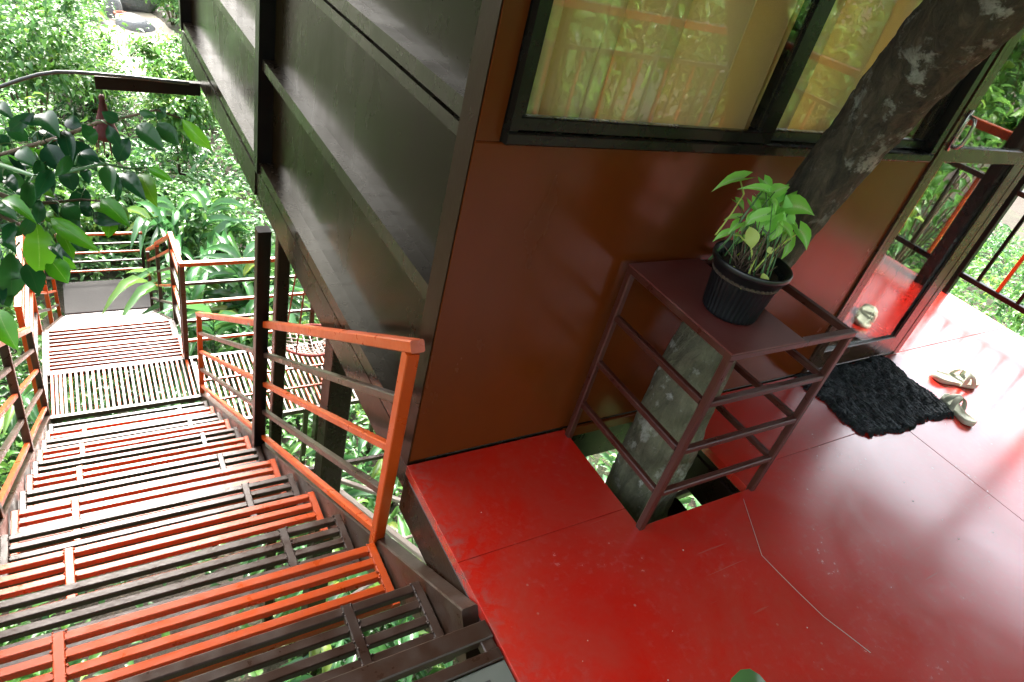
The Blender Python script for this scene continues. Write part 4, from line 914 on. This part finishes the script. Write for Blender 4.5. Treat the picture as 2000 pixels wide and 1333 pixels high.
GP = [(1.25, 7.9, 5, 1.9, .7, (.1, .1), 'tallest ginger clump arching over the lower stair railing'), (1.65, 7.9, 5, 1.85, .8, (.3, 0), 'ginger clump beside the landing railing under the house corner'), (1.35, 10.4, 5, 1.6, .6, (.1, .0), 'ginger clump right beside the cement platform corner'), (2.2, 8.8, 4, 1.6, .8, (.2, -.2), 'ginger clump under the far end of the house'),
      (1.55, 3.75, 4, 1.15, .6, (.1, -.1), 'ginger clump below the landing seen through the stair railing'), (1.75, 2.95, 4, 1.25, .6, (.0, 0), 'ginger clump behind the orange end post below the house'), (1.35, 2.1, 4, 1.0, .5, (.1, 0), 'ginger clump below the corner of the red deck'), (2.3, 4.0, 4, 1.2, .6, (0, 0), 'broad ginger clump deep under the house'),
      (-1.25, 4.4, 4, 1.1, .5, (0, 0), 'ginger clump left of the upper stairs below the railing'), (-1.15, 6.6, 5, 1.3, .5, (-.1, 0), 'ginger clump left of the landing railing')]
for i, (x, y, nc, h, sp, ln, lb) in enumerate(GP): ginger(lb, x, y, nc, h, sp, i+20, ln, .68 if i < 4 else .50)
def shrub(label, x, y, h, r, nl, leaf, seed, nstem=6, droop=.2, name='shrub', mat='leaf_shrub', low=.25, group='garden shrubs'):
    rg = np.random.default_rng(seed); g = float(gz(x, y)); t = thing(name, label, 'tree' if 'tree' in name else 'shrub', (x, y, g), group); m = MB(); tips = []
    for k in range(nstem):
        a = k*6.28/nstem+rg.uniform(-.4, .4); hh = h*rg.uniform(.65, 1); q = rg.uniform(.4, 1)*r
        pts = [Vector((x+.05*math.cos(a), y+.05*math.sin(a), g-.05)), Vector((x+.35*q*math.cos(a), y+.35*q*math.sin(a), g+hh*.45)), Vector((x+.7*q*math.cos(a+.2), y+.7*q*math.sin(a+.2), g+hh*.75)), Vector((x+q*math.cos(a+.3), y+q*math.sin(a+.3), g+hh))]
        m.tube(pts, [.022, .016, .010, .004], 6); tips += [pts[1]*.4+pts[2]*.6, pts[2], pts[3], (pts[2]+pts[3])/2]
        for e in range(3):
            b = pts[2]+Vector(rg.normal(0, .3, 3))*r*.8; m.tube([pts[1]*.5+pts[2]*.5, b], [.008, .003], 5); tips.append(b)
    m.build('stems', 'bark_dead', t, True)
    tips = np.array([list(p) for p in tips]); sg = r*.24
    c = tips[rg.integers(0, len(tips), nl)]; dirs = nrm(rg.normal(0, 1, (nl, 3))); P = c + dirs*np.abs(rg.normal(0, 1, (nl, 1)))*sg*np.array([1, 1, .8]); P[:, 2] = np.maximum(P[:, 2], g+low*h*rg.uniform(.3, 1, nl))
    P = P[P[:, 2] < stair_top(P[:, 0], P[:, 1])]; n = len(P)
    cen = np.array([x, y, g+h*.5]); o_ = nrm(P-cen); A = nrm(o_*.7 + rg.normal(0, .55, (n, 3)) + np.array([0, 0, -droop])); U = nrm(np.array([0, 0, 1.]) + o_*.5 + rg.normal(0, .35, (n, 3))); L = leaf*rg.uniform(.6, 1.25, n)
    leaf_cloud('crown', P, A, U, L, L*rg.uniform(.42, .6, n), SMALL, mat, t)
SH = [(-.75, 15.2, 3.4, 1.7, 5200, .15, 'big bright shrub filling the top left corner'), (-1.9, 11.6, 2.6, 1.3, 4200, .14, 'tall shrub at the left edge behind the leafy branch'), (-.15, 11.6, 1.35, .75, 3200, .12, 'dense dark hedge shrub behind the cement platform'), (.75, 11.9, 1.25, .8, 3000, .12, 'dark hedge shrub behind the platform railing corner'),
      (1.75, 14.6, 2.3, .8, 2600, .15, 'slender stemmed shrub with broad leaves beside the far end of house'), (.3, 17.2, 1.6, 1.0, 3000, .12, 'pale mid garden shrub below the hose'), (2.3, 18.6, 1.6, 1.0, 2600, .13, 'light green shrub beyond the eave board'), (-.3, 20.6, 2.2, 1.2, 3000, .13, 'yellow green shrub left of the far clearing'),
      (2.9, 24.5, 2.0, 1.1, 2600, .13, 'shrub right of the far clearing against the house edge'), (.0, 26.5, 2.4, 1.4, 2600, .14, 'shrub at the top edge of picture left of the boulders'), (1.5, 11.3, .9, .8, 2200, .13, 'low leafy shrub seen above the landing railing'), (2.0, 7.3, .9, .8, 2600, .13, 'low shrub with broad leaves right behind the landing railing'),
      (-1.5, 8.8, 1.6, .8, 2600, .12, 'shrub left of the lower stairs'), (-1.35, 5.6, 1.2, .6, 1800, .11, 'dark shrub left of the landing'), (-1.2, 3.3, 1.4, .6, 1800, .11, 'dark shrub below the left edge of upper stairs'),
      (9.5, 3.4, 2.6, 1.4, 3800, .13, 'shrub beyond the deck railing right of the door'), (12.5, 5.0, 3.0, 1.7, 3800, .14, 'far shrub between the deck balusters'), (14.5, 2.6, 3.0, 1.8, 3800, .14, 'bright shrub at the right edge beyond the railing')]
for i, (x, y, h, r, nl, lf, lb) in enumerate(SH): shrub(lb, x, y, h, r, nl, lf, 100+i, nstem=7 if r > .9 else 6)
# trees and bushes on the slope behind the viewer: they show mirrored in the window and door
for i, (x, y, h, r, nl) in enumerate(((1.5, -6.5, 6.0, 1.9, 4200), (4.5, -6.2, 6.4, 2.0, 4200), (7.5, -7.5, 7.5, 2.3, 4200), (3.2, -10, 9.5, 3.0, 4200), (9.5, -11, 9.5, 3.2, 4200), (6.2, -14, 11.0, 3.6, 4200), (12.0, -7.5, 8.0, 2.6, 4200), (-.8, -8.5, 8.5, 2.8, 4200), (-4.5, -6, 8.5, 2.8, 4200), (9.5, -3.8, 6.5, 1.9, 4200), (13.5, -3.6, 8.0, 2.3, 4200), (18.5, -5.5, 9.5, 3.0, 4200), (24, -5.5, 10.5, 3.4, 4200))):
    shrub('tall bushy tree behind the deck mirrored in the window glass', x, y, h, r, nl, .26, 200+i, 7, name='bushy_tree', group='trees behind the viewer', low=.12)
for i, (x, y, h, r, nl) in enumerate(((-6.5, 2.5, 7.5, 2.2, 4200), (-7.2, 6.5, 8.0, 2.4, 4200), (-7.0, 10.8, 8.0, 2.4, 4200), (-6.6, 15.5, 8.0, 2.4, 4200), (-6.5, 21, 8.0, 2.4, 4200))):
    shrub('tall bushy tree left of the stairs mirrored green in the side wall', x, y, h, r, nl, .24, 300+i, 7, name='bushy_tree', group='trees left of the stairs', low=.12)
# ---- undergrowth carpet: nobody could count it
def carpet(regions):
    Ps = []; Ls = []
    for (x0, x1, y0, y1, dens, hmin, hmax, leaf) in regions:
        n = int((x1-x0)*(y1-y0)*dens); x = rng.uniform(x0, x1, n); y = rng.uniform(y0, y1, n)
        hm = hmin+(hmax-hmin)*(vnoise(x, y, 1.3, 9)*.6+vnoise(x, y, .55, 10)*.4)**1.4; g = gz(x, y); z = g + .03 + hm*rng.uniform(0, 1, n)**.6
        keep = (z < stair_top(x, y)) & ~(((x-cx)/1.35)**2+((y-cy)/4.3)**2 < 1) & ~((vnoise(x, y, 2.3, 12) < .25) & (rng.uniform(0, 1, n) < .8))
        keep &= ~((x > -.55) & (x < .68) & (y > 9.0) & (y < 10.05)); Ps.append(np.stack([x, y, z], 1)[keep]); Ls.append((leaf*rng.uniform(.55, 1.3, n))[keep])
    P = np.concatenate(Ps); L = np.concatenate(Ls); n = len(P)
    A = nrm(rng.normal(0, 1, (n, 3))*np.array([1, 1, .35])+np.array([0, 0, .05])); U = nrm(np.array([0, 0, 1.])+rng.normal(0, .38, (n, 3)))
    return P, A, U, L
P, A, U, L = carpet([(-3.5, 3.6, 5.2, 12, 330, .15, .95, .12), (-4, 5, 12, 20, 190, .2, 1.0, .14), (-5, 6, 20, 40, 80, .2, 1.3, .17), (-3.2, .9, -.5, 5.2, 60, .1, .6, .12), (.9, 5, -.5, 5.2, 280, .1, .7, .12), (5, 12, -1, 8, 130, .2, 1.0, .14), (12, 32, 0, 12, 50, .3, 1.4, .2), (-3, 16, -22, -3, 32, .3, 1.6, .24), (12, 26, -12, 0, 30, .3, 1.6, .26), (5, 12, -5, -1, 90, .2, 1.1, .15)])
big = rng.uniform(0, 1, len(P)) < .30
o = leaf_cloud('undergrowth', P, A, U, L*np.where(big, 1.9, 1), L*np.where(big, .62, rng.uniform(.42, .62, len(P))), SMALL, 'leaf_under', None)
tag(o, 'dense leafy undergrowth covering the hillside', 'undergrowth', kind='stuff')
print('objects', len(bpy.data.objects), 'undergrowth leaves', len(P))
